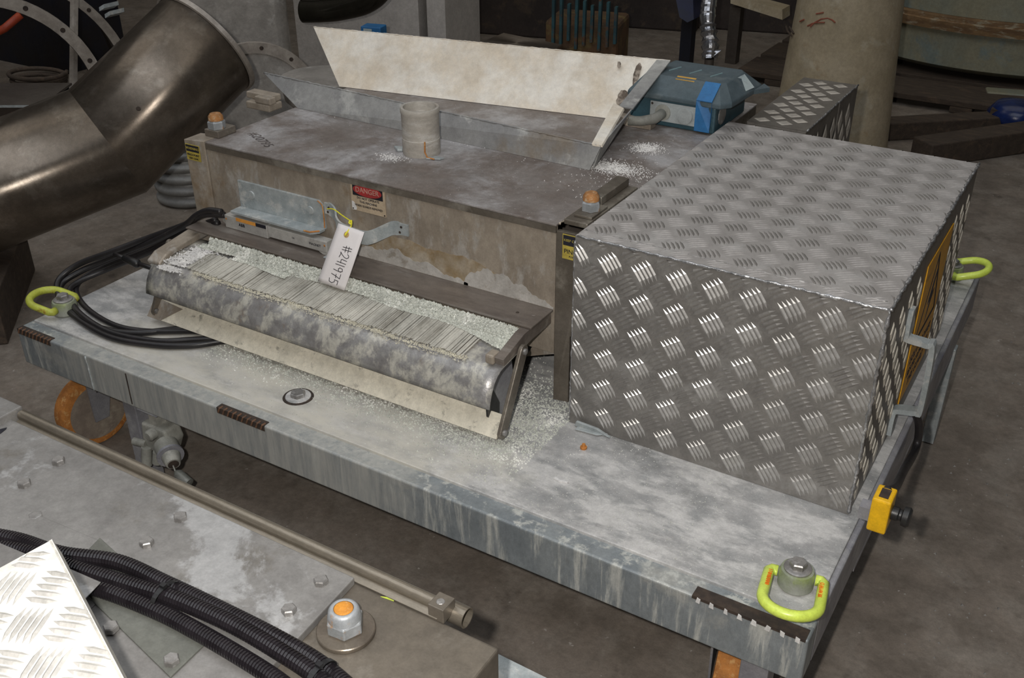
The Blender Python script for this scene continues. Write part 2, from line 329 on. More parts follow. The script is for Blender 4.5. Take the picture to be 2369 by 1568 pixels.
def beadline(pts, r, parent, name='weld_seam', m=None, step=.006):
    P = smooth_path(pts, 2) if len(pts) > 2 else [V(p) for p in pts]; mb = MB(); path = []; rad = []
    for a, b in zip(P[:-1], P[1:]):
        k = max(1, int((b - a).length / step))
        for i in range(k): path.append(a.lerp(b, i / k) + V((random.uniform(-1, 1), random.uniform(-1, 1), random.uniform(-1, 1))) * r * .35); rad.append(r * random.uniform(.55, 1.3))
    path.append(P[-1]); rad.append(r)
    mb.tube(path, r, 6, radii=rad)
    return mb.build(name, m or weld, parent, smooth=True)
def hexbolt(name, c, r, h, m, parent, ax=Z, washer=0, wm=None, a0=.2, dome=True):
    root = MB(); c = V(c)
    root.lathe([(r, 0), (r, h * .82), (r * .86, h)], c, ax, 6, a0=a0)
    if washer: root.lathe([(washer, -.0003), (washer, h * .12)], c, ax, 20)
    return root.build(name, m, parent, at=c)
def grains(n, fn, size, name, m, parent):
    mb = MB()
    for _ in range(n):
        p, up = fn(); s = size * random.uniform(.5, 1.4); a = random.uniform(0, 6.28)
        vs = [p + V((math.cos(a + k * 2.1) * s, math.sin(a + k * 2.1) * s, -s * .2)) for k in range(3)] + [p + V((0, 0, s * random.uniform(.6, 1.2)))]
        mb.add(vs, [(0, 1, 3), (1, 2, 3), (2, 0, 3)])
    return stuff(mb.build(name, m, parent))
#@@STRUCTURE
# ================================================================ the hall
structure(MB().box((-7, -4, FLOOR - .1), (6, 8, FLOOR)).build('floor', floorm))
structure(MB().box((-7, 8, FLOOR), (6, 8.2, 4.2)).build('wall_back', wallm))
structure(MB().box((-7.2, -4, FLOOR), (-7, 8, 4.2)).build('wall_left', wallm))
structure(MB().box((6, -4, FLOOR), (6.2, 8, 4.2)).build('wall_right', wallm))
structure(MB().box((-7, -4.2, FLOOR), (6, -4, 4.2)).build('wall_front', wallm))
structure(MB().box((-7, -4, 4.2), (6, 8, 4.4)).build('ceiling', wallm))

# ================================================================ the cart
W, D, H = 1.8, 1.376, .09
cart = thing('machine_cart', 'long galvanised steel platform cart streaked with chalky white, under the crusher and tread-plate boxes', 'cart', (W / 2, D / 2, FLOOR))
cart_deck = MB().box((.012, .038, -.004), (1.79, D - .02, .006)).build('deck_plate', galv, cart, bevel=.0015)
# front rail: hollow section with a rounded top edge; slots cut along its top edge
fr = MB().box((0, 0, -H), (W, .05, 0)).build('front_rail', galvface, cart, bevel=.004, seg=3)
rr_ = MB().box((W - .05, .051, -H), (W, D, 0)).build('side_rail', galvrail, cart, bevel=.003)
MB().box((0, .051, -H), (.05, D, 0)).build('side_rail', galvrail, cart, bevel=.003)
MB().box((.051, D - .05, -H), (W - .051, D, 0)).build('back_rail', galvrail, cart, bevel=.003)
MB().box((.055, .055, -.03), (W - .055, D - .055, -.005)).build('deck_underside', galvrail, cart)
# right end: a sloping tail flap of the deck channel beyond the box
MB().slab([(W, .30, -.0905), (W, 1.15, -.0905), (W - .04, 1.15, -.0905), (W - .04, .30, -.0905)], (0, 0, -.012)).build('side_flange', galvrail, cart)
for (xa, xb) in ((.004, .115), (.62, .745), (1.62, 1.796)):
    big = xa > 1
    s_ = MB(); s_.box((xa, -.0012, -.012 if not big else -.004), (xb, .014 if not big else .022, .0014)); slot = s_.build('lifting_slot', darkslot, cart)
    tm = MB(); k = int((xb - xa) / .0115 * (.55 if big else 1))
    for i in range(k):
        x = xa + (i + .5) * (xb - xa) / k
        if big: tm.slab([(x - random.uniform(.003, .006), -.0013, -.008), (x + random.uniform(.002, .005), -.0013, -.009), (x + random.uniform(.002, .004), -.0013, -.0005), (x - random.uniform(.002, .005), -.0013, .0016)], (0, -.0012, 0))
        else: tm.tube([(x - .002, -.002, -.009), (x + .002, -.001, .001), (x + .004, .006, .0022)], .0022, 5)
    stuff(tm.build('slot_teeth', whitepow if big else slotrust, slot))
MB().box((.355, -.0012, -.082), (.3575, .0004, -.006)).build('rail_joint', darkslot, cart)
beadline([(.235, -.001, -.088), (.232, -.001, -.002)], .0018, cart, m=galvlight)
# legs / castors
def caster(x, y, a, rx):
    L_ = MB(); L_.box((x - .045, y - .045, -.102), (x + .045, y + .045, -.0905))
    pl = L_.build('caster_plate', galvrail, cart)
    Rw = .092; c = V((x + rx, y, FLOOR + Rw + .001)); ax = V((math.sin(a), math.cos(a), 0))
    side = ax * .03; f = MB()
    for sgn in (-1, 1):
        p = V((x, y, -.1)) + side * sgn; q = c + side * sgn
        dd = V((ax.y, -ax.x, 0))
        f.slab([p - dd * .04, p + dd * .04, q + dd * .018 - Z * .02, q - dd * .018 - Z * .02], ax * .004 * sgn)
    f.build('caster_fork', galvrail, pl)
    t = MB(); t.lathe([(Rw * .80, -.022), (Rw * .97, -.020), (Rw, -.008), (Rw, .008), (Rw * .97, .020), (Rw * .80, .022)], c, ax, 40); t.build('tyre', rust, pl, smooth=True, auto=40)
    d = MB(); d.lathe([(Rw * .79, -.0235), (Rw * .5, -.018), (Rw * .22, -.016), (Rw * .22, .016), (Rw * .5, .018), (Rw * .79, .0235)], c, ax, 32); d.build('wheel_disc', wheelcore, pl, smooth=True, auto=30)
caster(.065, .115, R(98), -.03)
caster(1.66, .13, R(80), .0)
caster(.13, 1.2, R(70), .0)
caster(1.70, 1.12, R(100), .03)
# steadying leg by the left wheel and one on the right side
MB().box((.285, .025, FLOOR + .002), (.325, .065, -.0905)).build('jack_leg', galvrail, cart, bevel=.002)
MB().box((1.775, 1.15, FLOOR + .002), (1.805, 1.18, -.0905)).build('jack_leg', galvlight, cart, bevel=.002)
MB().box((1.70, .03, FLOOR + .002), (1.745, .075, -.0905)).build('jack_leg', galvrail, cart, bevel=.002)
# bolt with countersunk washer on the deck
p = at(690, 918, z=.006)
db = MB(); db.lathe([(.031, 0), (.030, .0015), (.024, .0018)], p, Z, 28); dbo = db.build('deck_washer', darkslot, cart, at=p)
db = MB(); db.lathe([(.026, .001), (.025, .003), (.020, .0035)], p, Z, 28); db.build('bolt_recess', galv, dbo)
hexbolt('deck_bolt', p + V((0, 0, .003)), .0155, .009, boltm, cart, a0=.3)
# little rusty fixing stud and a bright clip by the box
p = at(1350, 1037, z=.006)
sb = MB(); sb.lathe([(.0062, 0), (.0065, .004), (.0036, .0045), (.0032, .010)], p, Z, 14); sb.build('rusty_stud', rust, cart, smooth=True, auto=30)
p = at(1296, 1112, z=.0065)
MB().slab([p + V(q) * .5 for q in ((-.025, -.004, 0), (0, -.010, 0), (.03, -.002, 0), (.03, .004, 0), (0, -.002, 0), (-.02, .004, 0))], (0, 0, .003)).build('metal_shaving', whitepow, cart)

# spilled granules on the deck
def gr(x0, x1, y0, y1, bias=None):
    def f():
        while True:
            x, y = random.uniform(x0, x1), random.uniform(y0, y1)
            if bias is None or random.random() < bias(x, y): return V((x, y, .0065)), Z
    return f
grains(9000, gr(.45, 1.24, .05, .60, lambda x, y: math.exp(-((x - 1.19) / .16) ** 2 - ((y - .27) / .12) ** 2) + .55 * math.exp(-((y - .165) / .035) ** 2) * (x < 1.2)), .0019, 'spilled_granules', granm, cart)
grains(1500, gr(.55, 1.6, .045, .32), .0011, 'spilled_granules', granm, cart)

# ---------------------------------------------------------------- lifting rings
def lifting_ring(label, base, ax_dir, ring_dir, tilt, m, printm, big=True):
    LR = .070 if big else .045
    b = V(base); t = thing('lifting_ring', label, 'lifting ring', b, 'swivel lifting rings on the cart corners')
    s = MB(); s.lathe([(.024, 0), (.027, .004), (.027, .026), (.0245, .033), (.020, .034)], b, Z, 36); s.build('boss', mat('boss_' + str(len(MATS)), (.30, .34, .22), (.36, .37, .33), (.30, .36, .14), s=14, rough=.45, metal=.3), t, smooth=True, auto=35)
    MB().lathe([(.021, .034), (.021, .0365), (.018, .038)], b, Z, 32).build('washer', boltm, t, smooth=True, auto=30)
    hexbolt('bolt', b + Z * .038, .0135, .010, boltm, t, a0=.5)
    rd = V(ring_dir).normalized(); sd = Z.cross(rd).normalized(); up = (Z * math.sin(tilt) + rd * math.cos(tilt))
    cz = b + Z * .020; rw = .041; r = .0085
    path = [cz + sd * .028, cz + sd * (rw - .004), cz + sd * rw + up * .006]
    path += [cz + sd * rw + up * .03] + [cz + up * LR + sd * rw * math.cos(R(q)) + up * rw * .92 * math.sin(R(q)) for q in range(0, 181, 12)] + [cz - sd * rw + up * .03]
    path += [cz - sd * rw + up * .006, cz - sd * (rw - .004), cz - sd * .028]
    ring = MB().tube(path, r, 14).build('ring', m, t, smooth=True)
    n = sd.cross(up) if sd.cross(up).z > 0 else up.cross(sd)
    if big:
        u = -sd
        for sgn, s_, tt in ((1, 'CE (H) LHW 30X', .0), (-1, 'L-T-08 086XININIB', 0)):
            q0 = cz + sd * rw * sgn * .93 + up * .036 + n * (r * 1.0)
            text(s_, .0088, q0, up, n.cross(up), orangeprint, ring, depth=.0004, sx=.62)
    return t
lifting_ring('clean lime-yellow lifting ring in the near right corner of the cart, full loop seen', (1.748, .096, .006), Z, (.17, -1, 0), R(9), yel, orangeprint)
lifting_ring('rust-speckled yellow lifting ring at the left front corner, partly behind black cables', (.047, .098, .006), Z, (-1, -.18, 0), R(10), yelold, orangeprint, False)
lifting_ring('yellow lifting ring sticking out behind the right side of the tread-plate box', (1.738, 1.325, .006), Z, (1, .35, 0), R(14), yel, orangeprint, False)
#@@MACHINES
# ================================================================ tread-plate box
BX0, BX1, BY0, BY1, BZ = 1.242, 1.772, .305, 1.035, .394
tb = thing('tread_plate_box', 'large welded aluminium tread-plate guard box with warning sign and grey handle', 'guard box', ((BX0 + BX1) / 2, (BY0 + BY1) / 2, .006))
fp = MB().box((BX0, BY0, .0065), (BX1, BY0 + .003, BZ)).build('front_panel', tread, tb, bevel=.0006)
def worn(x, y): return y < .03 or (y < .075 and x < .16 and random.random() < .0)
tread_bars((BX0, BY0, .0065), X, Z, BX1 - BX0, BZ - .0065 - .004, ridge, ridgeshade, fp, phase=(.005, .030), pitch=.0635,
           skip=lambda x, y: y < .012 or (y + x * .12) < .03)
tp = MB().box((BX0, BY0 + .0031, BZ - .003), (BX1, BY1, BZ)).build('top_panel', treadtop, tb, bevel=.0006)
tread_bars((BX0, BY0 + .0031, BZ), X, Y, BX1 - BX0, BY1 - BY0 - .004, mat('shaded_top_ridge', (.25, .235, .22), (.21, .20, .185), s=30, rough=.45, metal=.3, bump=0), mat('lit_top_ridge', (.41, .39, .375), (.37, .35, .335), s=30, rough=.5, metal=.3, bump=0), tp, phase=(.033, .044), pitch=.0635, h=.0011, L=.035, wd=.0044, step=.0078)  # top ridges toned by orientation, light and shade put into colour
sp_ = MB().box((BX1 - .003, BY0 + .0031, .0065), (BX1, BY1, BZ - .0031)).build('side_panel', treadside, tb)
SY0, SY1, SZ0, SZ1 = .61, .832, .055, .340
lozenges((BX1, BY0 + .0031, .0065), Y, Z, BY1 - BY0 - .0035, BZ - .0125, lozglint, sp_, pu=.062, pv=.064, lu=.034, lv=.050,
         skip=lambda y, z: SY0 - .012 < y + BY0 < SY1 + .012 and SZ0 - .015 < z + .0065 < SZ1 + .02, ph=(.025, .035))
MB().box((BX0, BY0 + .0031, .0065), (BX0 + .003, BY1, BZ - .0031)).build('side_panel', tread, tb)
MB().box((BX0 + .0031, BY1 - .003, .0065), (BX1 - .0031, BY1, BZ - .0031)).build('back_panel', tread, tb)
beadline([(BX0 + .004, BY0 - .0005, BZ), (BX1, BY0 - .0005, BZ)], .0026, tb)
beadline([(BX1, BY0 - .0008, BZ), (BX1, BY0 - .0008, .012)], .0032, tb)
beadline([(BX1 + .0005, BY0, BZ), (BX1 + .0005, BY1, BZ)], .0030, tb)
beadline([(BX0 + .004, BY0 + .030, BZ), (BX1 - .01, BY0 + .026, BZ)], .0011, tb, 'lid_seam', boltm)
beadline([(BX0, BY0 - .0005, BZ - .01), (BX0 - .0005, BY0 - .0005, .012)], .0016, tb)
# clip at the lower left corner
p = V((BX0 + .045, BY0 - .003, .008)); cb = MB()
cb.slab([p + V((-.03, 0, 0)), p + V((-.025, -.004, .014)), p + V((.02, -.004, .012)), p + V((.045, 0, -.001))], (0, -.006, 0))
cb.slab([p + V((-.022, -.018, .0005)), p + V((.022, -.014, .0005)), p + V((.038, 0, .0005)), p + V((-.022, 0, .0005))], (0, 0, .003))
cb.build('fixing_lug', galvlight, tb, bevel=.001)
# warning sign with a triangle and a lightning bolt
x = BX1 + .0022
sg = MB().box((BX1 + .0003, SY0, SZ0), (x, SY1, SZ1)).build('warning_sign', warnyel, tb, bevel=.0004)
wy, wz = (SY0 + SY1) / 2, .235
def yz(pts, cw): return [[(a, b) for a, b in s_] for s_ in pts]
tri = [(-.085, -.062), (.085, -.062), (0, .085), (-.085, -.062)]
ribbon([tri], .009, (x, wy, wz), Y, Z, ink, sg, 'warning_triangle', .0002)
MB().slab([V((x, wy, wz)) + Y * a + Z * b for a, b in ((.012, .05), (-.026, -.008), (-.004, -.006), (-.014, -.05), (.026, .006), (.004, .004), (.022, .048))], (.0006, 0, 0)).build('lightning_bolt', ink, sg)
text('ISOLATE POWER', .026, (x, wy, .135), Y, Z, ink, sg, sx=.9)
text('BEFORE REMOVING', .023, (x, wy, .108), Y, Z, ink, sg, sx=.9)
text('THIS GUARD', .026, (x, wy, .080), Y, Z, ink, sg, sx=.9)
# bent flat-bar handle
hx = BX1
pts = [(hx + .003, .510, .305), (hx + .003, .513, .258), (hx + .006, .516, .246), (hx + .036, .530, .236), (hx + .046, .535, .226), (hx + .047, .560, .092), (hx + .039, .563, .080), (hx + .008, .565, .072), (hx + .003, .565, .060), (hx + .003, .565, .018)]
hb = MB(); P = smooth_path(pts, 5)
vs = []; 
for i, q in enumerate(P):
    t_ = (P[min(i + 1, len(P) - 1)] - P[max(i - 1, 0)]).normalized(); sd = Y; nn = t_.cross(sd).normalized()
    for a, b in ((-1, -1), (1, -1), (1, 1), (-1, 1)): vs.append(q + sd * a * .0105 + nn * b * .0048)
hb.add(vs, [(4 * i + k, 4 * i + (k + 1) % 4, 4 * i + 4 + (k + 1) % 4, 4 * i + 4 + k) for i in range(len(P) - 1) for k in range(4)] + [(3, 2, 1, 0), tuple(range(4 * len(P) - 4, 4 * len(P)))])
hb.build('handle', galvlight, tb, bevel=.0012)

# ================================================================ small tread-plate box behind
sb = thing('tread_plate_box', 'small narrow tread-plate box with diamond pattern behind the big guard box', 'guard box', (1.331, 1.31, .006))
MB().box((1.262, 1.10, .0065), (1.40, 1.365, .377)).build('body', treadside, sb, bevel=.001)
top_ = MB().box((1.262, 1.10, .3771), (1.402, 1.525, .380)).build('top_panel', treadside, sb)
side_ = MB().box((1.3995, 1.366, .06), (1.402, 1.525, .377)).build('side_panel', treadside, sb)
MB().box((1.262, 1.366, .06), (1.3994, 1.525, .3770)).build('overhang', treadside, sb)
lozenges((1.262, 1.10, .380), X, Y, .14, .425, lozm, top_, pu=.052, pv=.066, lu=.040, lv=.036, h=.0012, small=.95, ph=(.026, .03))
lozenges((1.402, 1.10, .1), Y, Z, .424, .277, lozm, side_, pu=.066, pv=.085, lu=.040, lv=.064, small=.95, ph=(.03, .05))
beadline([(1.402, 1.10, .380), (1.402, 1.525, .380)], .0025, sb)

# ================================================================ roller housing
LZ = .380
hs = thing('crusher_housing', 'dirty stainless steel crusher housing with dusty brown lid and white pipe stub', 'machine', (.75, .7, .006))
LX0 = .299
MB().slab([(LX0, .357, LZ - .004), (1.176, .357, LZ - .004), (1.176, .57, LZ - .004), (1.237, .57, LZ - .004), (1.237, 1.24, LZ - .004), (LX0, 1.24, LZ - .004)], (0, 0, .004)).build('lid', steeltop, hs, bevel=.0008)
MB().box((LX0, .3565, LZ - .017), (1.1755, .3595, LZ - .0042)).build('lid_lip', steeldark, hs)
fpn = MB().box((LX0, .360, .11), (1.1745, .366, LZ - .0045)).build('front_panel', steel, hs)
MB().box((LX0, .367, .0065), (LX0 + .005, 1.235, LZ - .0045)).build('side_panel', steel, hs)
MB().box((1.232, .60, .0065), (1.237, 1.235, LZ - .0045)).build('side_panel', steeldark, hs)
MB().box((LX0, 1.2355, .0065), (1.237, 1.24, LZ - .0045)).build('back_panel', steel, hs)
MB().box((LX0 + .006, .55, .0065), (1.16, .56, .30)).build('inner_wall', ductdark, hs)
# posts
lp = MB().slab([(.246, .346, LZ), (.246, .352, .0066), (.296, .357, .0066), (.296, .357, LZ)], (0, .05, 0)).build('left_post', steel, hs, bevel=.001)
rp = MB().slab([(1.176, .358, LZ - .012), (1.176, .358, .0066), (1.207, .362, .0066), (1.207, .362, .155), (1.236, .364, .165), (1.236, .364, LZ - .012)], (0, .010, 0)).build('right_post', steeldark, hs, bevel=.001)
# white lime scale along the foot of the front panel
def scale(x0, x1, z0, zh, n=44, seed=1):
    random.seed(seed); top = []
    for i in range(n + 1):
        f = i / n; e = math.sin(math.pi * f) ** .6
        top.append((x0 + (x1 - x0) * f, .3597, z0 + .004 + zh(f) * e + random.uniform(-.0025, .0025)))
    return MB().slab([(x0, .3597, z0)] + top + [(x1, .3597, z0)], (0, -.0006, 0))
chalk = mat('lime_scale', (.46, .44, .41), (.38, .36, .33), (.29, .26, .22), s=26, s3=34, t3=.6, rough=.85, bump=.4)
def stain(x0, x1, z0, zh, n=60, seed=2):
    random.seed(seed); return MB().slab([(x0, .36, z0)] + [(x0 + (x1 - x0) * i / n, .36, z0 + zh(i / n) * math.sin(math.pi * min(1, i / n * 1.0 + .02)) ** .4 + random.uniform(-.002, .002)) for i in range(n + 1)] + [(x1, .36, z0)], (0, -.0003, 0))
brownst = mat('brown_stain', (.25, .175, .09), (.30, .235, .15), (.37, .32, .25), s=22, s3=14, t3=.5, w3=.12, rough=.6)
stain(.735, 1.16, .2055, lambda f: .085 * (1 - f * .62) + .006 * math.sin(f * 13)).build('brown_stain', brownst, fpn)
scale(.70, .98, .2055, lambda f: .034 * (1 - f) + .008 + .006 * math.sin(f * 21)).build('lime_scale', chalk, fpn)
scale(.97, 1.172, .2055, lambda f: .052 * (1 - f) + .010 + .004 * math.sin(f * 30), seed=3).build('lime_scale', chalk, fpn)
random.seed(9)
# clamp blocks on top with orange-capped bolts
def capped_bolt(c, parent, r=.017):
    q = hexbolt('capped_nut', c, r * 1.15, .018, nutm, parent)
    m_ = MB(); m_.lathe([(r * .98, .0185), (r * .95, .027), (r * .7, .0325), (.003, .034)], c, Z, 24); m_.build('orange_cap', duskcap, q, smooth=True, auto=40)
p1 = at(503, 300, z=.392)
MB().obox(p1 + V((0, .008, -.004)), X, Y, Z, .042, .055, .016).build('clamp_block', steeldark, hs, bevel=.002)
capped_bolt(p1 + V((0, 0, .0045)), hs)
MB().box((1.186, .366, LZ + .0002), (1.234, .575, LZ + .010)).build('clamp_block', steeldark, hs, bevel=.002)
MB().box((1.190, .455, LZ + .0105), (1.216, .572, LZ + .026)).build('clamp_bar', steeldark, hs, bevel=.0015)
MB().box((1.196, .385, LZ + .0105), (1.232, .45, LZ + .015)).build('clamp_plate', steeldark, hs, bevel=.001)
capped_bolt(V((1.213, .418, LZ + .0155)), hs, .0155)
beadline([(1.181, .36, LZ + .002), (1.182, .60, LZ + .002)], .0022, hs, m=steel)
# clevis block on the back left of the lid
c = at(612, 250, z=LZ)
k = MB(); k.obox(c + V((0, 0, .009)), X, Y, Z, .075, .045, .0175); k.obox(c + V((-.010, .012, .026)), X, Y, Z, .085, .030, .016); k.obox(c + V((.018, -.012, .026)), X, Y, Z, .05, .022, .016)
k.build('clevis_block', steel, hs, bevel=.003)
# pipe stub
c = V((.745, .545, LZ))
ps = MB(); ps.lathe([(.0395, .0), (.0400, .001), (.0402, .034), (.0393, .0350), (.0395, .086), (.0408, .088), (.0412, .096), (.0400, .099), (.0350, .099), (.0335, .094), (.033, .002)], c, Z, 48, caps=False)
stub = ps.build('pipe_stub', mat('pale_pipe', (.46, .43, .38), (.38, .35, .31), (.52, .50, .46), s=9, st=(1, 1, 4), rough=.55, grime=(.34, .27, .20), gs=12, tg=.58), hs, smooth=True, auto=35)
MB().tube([c + V((.030, -.0285, .036)), c + V((.0295, -.0292, .014)), c + V((.036, -.030, .004)), c + V((.052, -.028, .003))], .0016, 6).build('rust_streak', rust, stub)
MB().slab([c + V((.035, -.034, .0012)), c + V((.062, -.022, .0012)), c + V((.066, -.012, .0012)), c + V((.044, -.012, .0012))], (0, 0, .003)).build('clip', galvlight, stub, bevel=.0006)
MB().slab([c + V((-.064, -.012, .001)), c + V((-.045, -.026, .001)), c + V((-.036, -.02, .001)), c + V((-.040, -.003, .001))], (0, 0, .006)).build('clip', galvlight, stub, bevel=.001)
# hand-written number on the lid
text('#20795', .030, at(603, 323, z=LZ + .0004), V((.105, -.052, 0)), V((.052, .105, 0)), mat('faded_marker', (.06, .05, .05), (.14, .12, .11), s=60, rough=.7, bump=0), hs, 'marker_number', depth=.0002, sx=1.2)
# spilt white powder on the lid
def pw(cx, cy, sx_, sy_):
    return lambda: (V((random.gauss(cx, sx_), random.gauss(cy, sy_), LZ + .0004)), Z)
for (px, py, sx_, sy_, n) in ((1420, 388, .030, .018, 1500), (1497, 343, .016, .016, 900), (1380, 384, .05, .012, 900), (1450, 420, .06, .06, 240), (1130, 330, .10, .02, 300), (905, 365, .016, .010, 260)):
    q = at(px, py, z=LZ); f_ = pw(q.x, q.y, sx_, sy_)
    def ff(f_=f_):
        while True:
            a_, b_ = f_()
            if a_.x < 1.232 and a_.y > .36: return a_, b_
    grains(n, ff, .0012, 'spilt_powder', whitepow, hs)

# warning plates on the posts
def plate_xz(x0, x1, z0, z1, y, m, parent, name): return MB().box((x0, y - .0012, z0), (x1, y, z1)).build(name, m, parent)
q = plate_xz(.250, .292, .336, .372, .3452, yellab, hs, 'pinch_point_label')
MB().box((.2515, .3434, .356), (.2905, .34395, .3705)).build('label_band', ink, q)
text('WARNING', .0080, (.271, .3434, .3632), X, Z, yellab, q)
text('PINCH POINT', .0066, (.271, .3438, .3485), X, Z, ink, q, sx=.92); text('KEEP CLEAR', .0050, (.271, .3438, .3405), X, Z, ink, q)
q = plate_xz(1.190, 1.232, .318, .366, .3572, yellab, hs, 'pinch_point_label')
MB().box((1.1915, .3554, .345), (1.2305, .35595, .3645)).build('label_band', ink, q)
text('KEEP CLEAR', .0066, (1.211, .3554, .355), X, Z, yellab, q)
text('PINCH', .0120, (1.211, .3558, .333), X, Z, ink, q); text('POINT', .0050, (1.211, .3558, .3235), X, Z, ink, q)
# danger sign
q = plate_xz(.701, .787, .308, .371, .3596, creamlab, hs, 'danger_sign')
MB().box((.706, .3577, .341), (.782, .35835, .368)).build('sign_band', ink, q)
e = MB(); e.slab([V((.744 + .036 * math.cos(R(a)), .3574, .3545 + .0122 * math.sin(R(a)))) for a in range(0, 360, 12)], (0, -.0005, 0)); e.build('red_oval', redm, q)
text('DANGER', .0150, (.744, .3567, .3545), X, Z, signpink, q, sx=.98)
text('DO NOT OPERATE', .0066, (.744, .3582, .3365), X, Z, ink, q); text('THIS MACHINE', .0066, (.744, .3582, .3285), X, Z, ink, q); text('WHEN GUARDS REMOVED', .0062, (.744, .3582, .3200), X, Z, ink, q, sx=.95)
for (a, b) in ((.704, .3685), (.784, .3685), (.704, .311), (.784, .311)):
    MB().lathe([(.0019, 0), (.0015, .0008)], (a, .3583, b), -Y, 10).build('rivet', darkslot, q)
MB().slab([(.7015, .3583, .327), (.7075, .3583, .3255), (.714, .3583, .3135), (.712, .3583, .3085), (.7015, .3583, .3085)], (0, -.0003, 0)).build('worn_corner', whitepow, q)

# ---------------------------------------------------------------- feed chute on the lid
ch = thing('feed_chute', 'open feed chute of tall powdered back panel and low grey front panel on the lid', 'chute', (.7, .8, LZ))
A_, B_ = V((.310, .645, LZ + .0006)), V((1.100, .631, LZ + .0006)); C_, D_ = V((1.119, .641, .432)), at(610, 168, z=.437)
MB().slab([A_, B_, C_, D_], (0, .003, 0)).build('front_panel', chutegrey, ch)
beadline([D_, C_], .0018, ch, 'ragged_edge', chutegrey)
bl, br = at(785, 200, z=LZ + .001), at(1410, 274, z=LZ + .001); tr, tl = at(1550, 140, z=.5), at(725, 62, z=.5)
MB().slab([bl, br, tr, tl], (-.0005, .004, 0)).build('back_panel', chutem, ch)
pn = (br - bl).cross(tl - bl).normalized()
if pn.y > 0: pn = -pn
def onp(px, py):
    d = ray(px, py); return CAM_LOC + d * ((bl + pn * .0012 - CAM_LOC).dot(pn) / d.dot(pn))
random.seed(8); sootm = mat('soot_mark', (.09, .07, .055), (.15, .12, .095), (.34, .29, .24), s=40, s3=50, t3=.52, rough=.9)
for (cx_, cy_, rx_, ry_, ro) in ((1473, 172, 9, 27, .25), (1440, 226, 14, 20, .2), (1432, 150, 5, 9, 0)):
    MB().slab([onp(cx_ + math.cos(a) * rx_ * random.uniform(.7, 1.1) - math.sin(a) * ry_ * ro, cy_ + math.sin(a) * ry_ * random.uniform(.8, 1.1)) for a in [k_ * .35 for k_ in range(18)]], pn * .0005).build('soot_mark', sootm, ch)
random.seed(4)
f1 = [at(1521, 136, z=.5005), at(1551, 140, z=.5005), at(1464, 251, z=.452), at(1431, 246, z=.452)]
MB().slab(f1, (0, .001, -.003)).build('side_flange', chutegrey, ch)
f2 = [at(1420, 238, z=.4555), at(1443, 250, z=.452), at(1392, 336, z=.434), at(1369, 332, z=.434)]
MB().slab(f2, (.002, 0, -.004)).build('side_flange', chutem, ch)
MB().slab([at(1464, 251, z=.450), at(1392, 336, z=.431), V((1.105, .640, LZ + .001)), V((1.03, .93, LZ + .001))], (-.003, 0, 0)).build('side_panel', chutegrey, ch)
beadline([tl, tr], .0014, ch, 'ragged_edge', chutem)

# ---------------------------------------------------------------- discharge tray and roll guard
dt = thing('discharge_guard', 'powder-caked discharge chute with wedge-bar slats and rolled lip in front of the housing', 'chute', (.7, .25, .006))
shf = MB().box((.285, .277, .2012), (1.172, .3594, .205)).build('shelf', shelfm, dt, bevel=.0008)
MB().lathe([(.0035, 0), (.0030, .0006)], (1.12, .315, .205), Z, 12).build('screw', darkslot, shf)
MB().lathe([(.006, 0), (.005, .0008)], (1.15, .325, .205), Z, 16).build('screw', shelfm, shf)
GX0, GX1 = .280, 1.163
prof = [(.300, .172), (.278, .170), (.20, .162), (.186, .159), (.174, .153), (.163, .142), (.154, .127), (.148, .111), (.1455, .097)]
pv, pf = [], []
N_ = 30
for i, (y, z) in enumerate(prof):
    for j in range(N_ + 1): pv.append((GX0 + (GX1 - GX0) * j / N_, y, z))
for i in range(len(prof) - 1):
    for j in range(N_): a = i * (N_ + 1) + j; pf.append((a, a + 1, a + N_ + 2, a + N_ + 1))
g = MB().add(pv, pf).build('rolled_guard', rollm, dt, smooth=True, auto=50)
so = g.modifiers.new('t', 'SOLIDIFY'); so.thickness = .0028; so.offset = 1
def top_z(y): return .162 + (y - .20) * (.008 / .078)
wb = MB(); random.seed(12); x = .375
while x < 1.080:
    wd = random.uniform(.0028, .0060); ya = .273 - random.uniform(0, .008) - max(0, .50 - x) * .12; yb = .186 + random.uniform(-.002, .004)
    hh = random.uniform(.0008, .0018); a_, b_ = V((x, ya, top_z(ya))), V((x, yb, top_z(yb)))
    wb.obox((a_ + b_) / 2 + Z * (.003 + hh / 2), X, b_ - a_, Z, wd, (b_ - a_).length, hh); x += wd + random.choice((.0003, .0005, .0012, .0006, .0020))
stuff(wb.build('wedge_bars', barm, g))
# cream build-up along the front of the bars
random.seed(3)
def crest():
    x = random.uniform(.40, 1.09); y = .1815 + random.gauss(0, .0048) + .002 * math.sin(x * 31); return V((x, y, (.1618 if y > .176 else .1585) + random.uniform(-.001, .001))), Z
grains(2200, crest, .0016, 'caked_powder', creampow, g)
bk = MB(); bk.slab([(.37, .2768, .1965), (.37, .2768, .1745), (.37, .267, .1745), (.37, .270, .181)], (.778, 0, 0)); stuff(bk.build('granule_bank', granm, g))
def bank():
    f = random.random(); return V((random.uniform(.36, 1.147), .2765 - f * .011, .1985 - f * .023)), Z
grains(6500, bank, .0027, 'caked_granules', granm, g)
def led():
    x = random.uniform(.33, 1.148)
    w_ = .010 + .006 * math.sin(x * 23) + (.020 if .44 < x < .60 else 0) + max(0, x - .95) * .16 + (.006 if x > .75 else 0)
    if random.random() > w_ / .045: return led()
    return V((x, .283 - random.random() * (w_ + .004), .1735)), Z
grains(9000, led, .0021, 'caked_granules', granm, g)
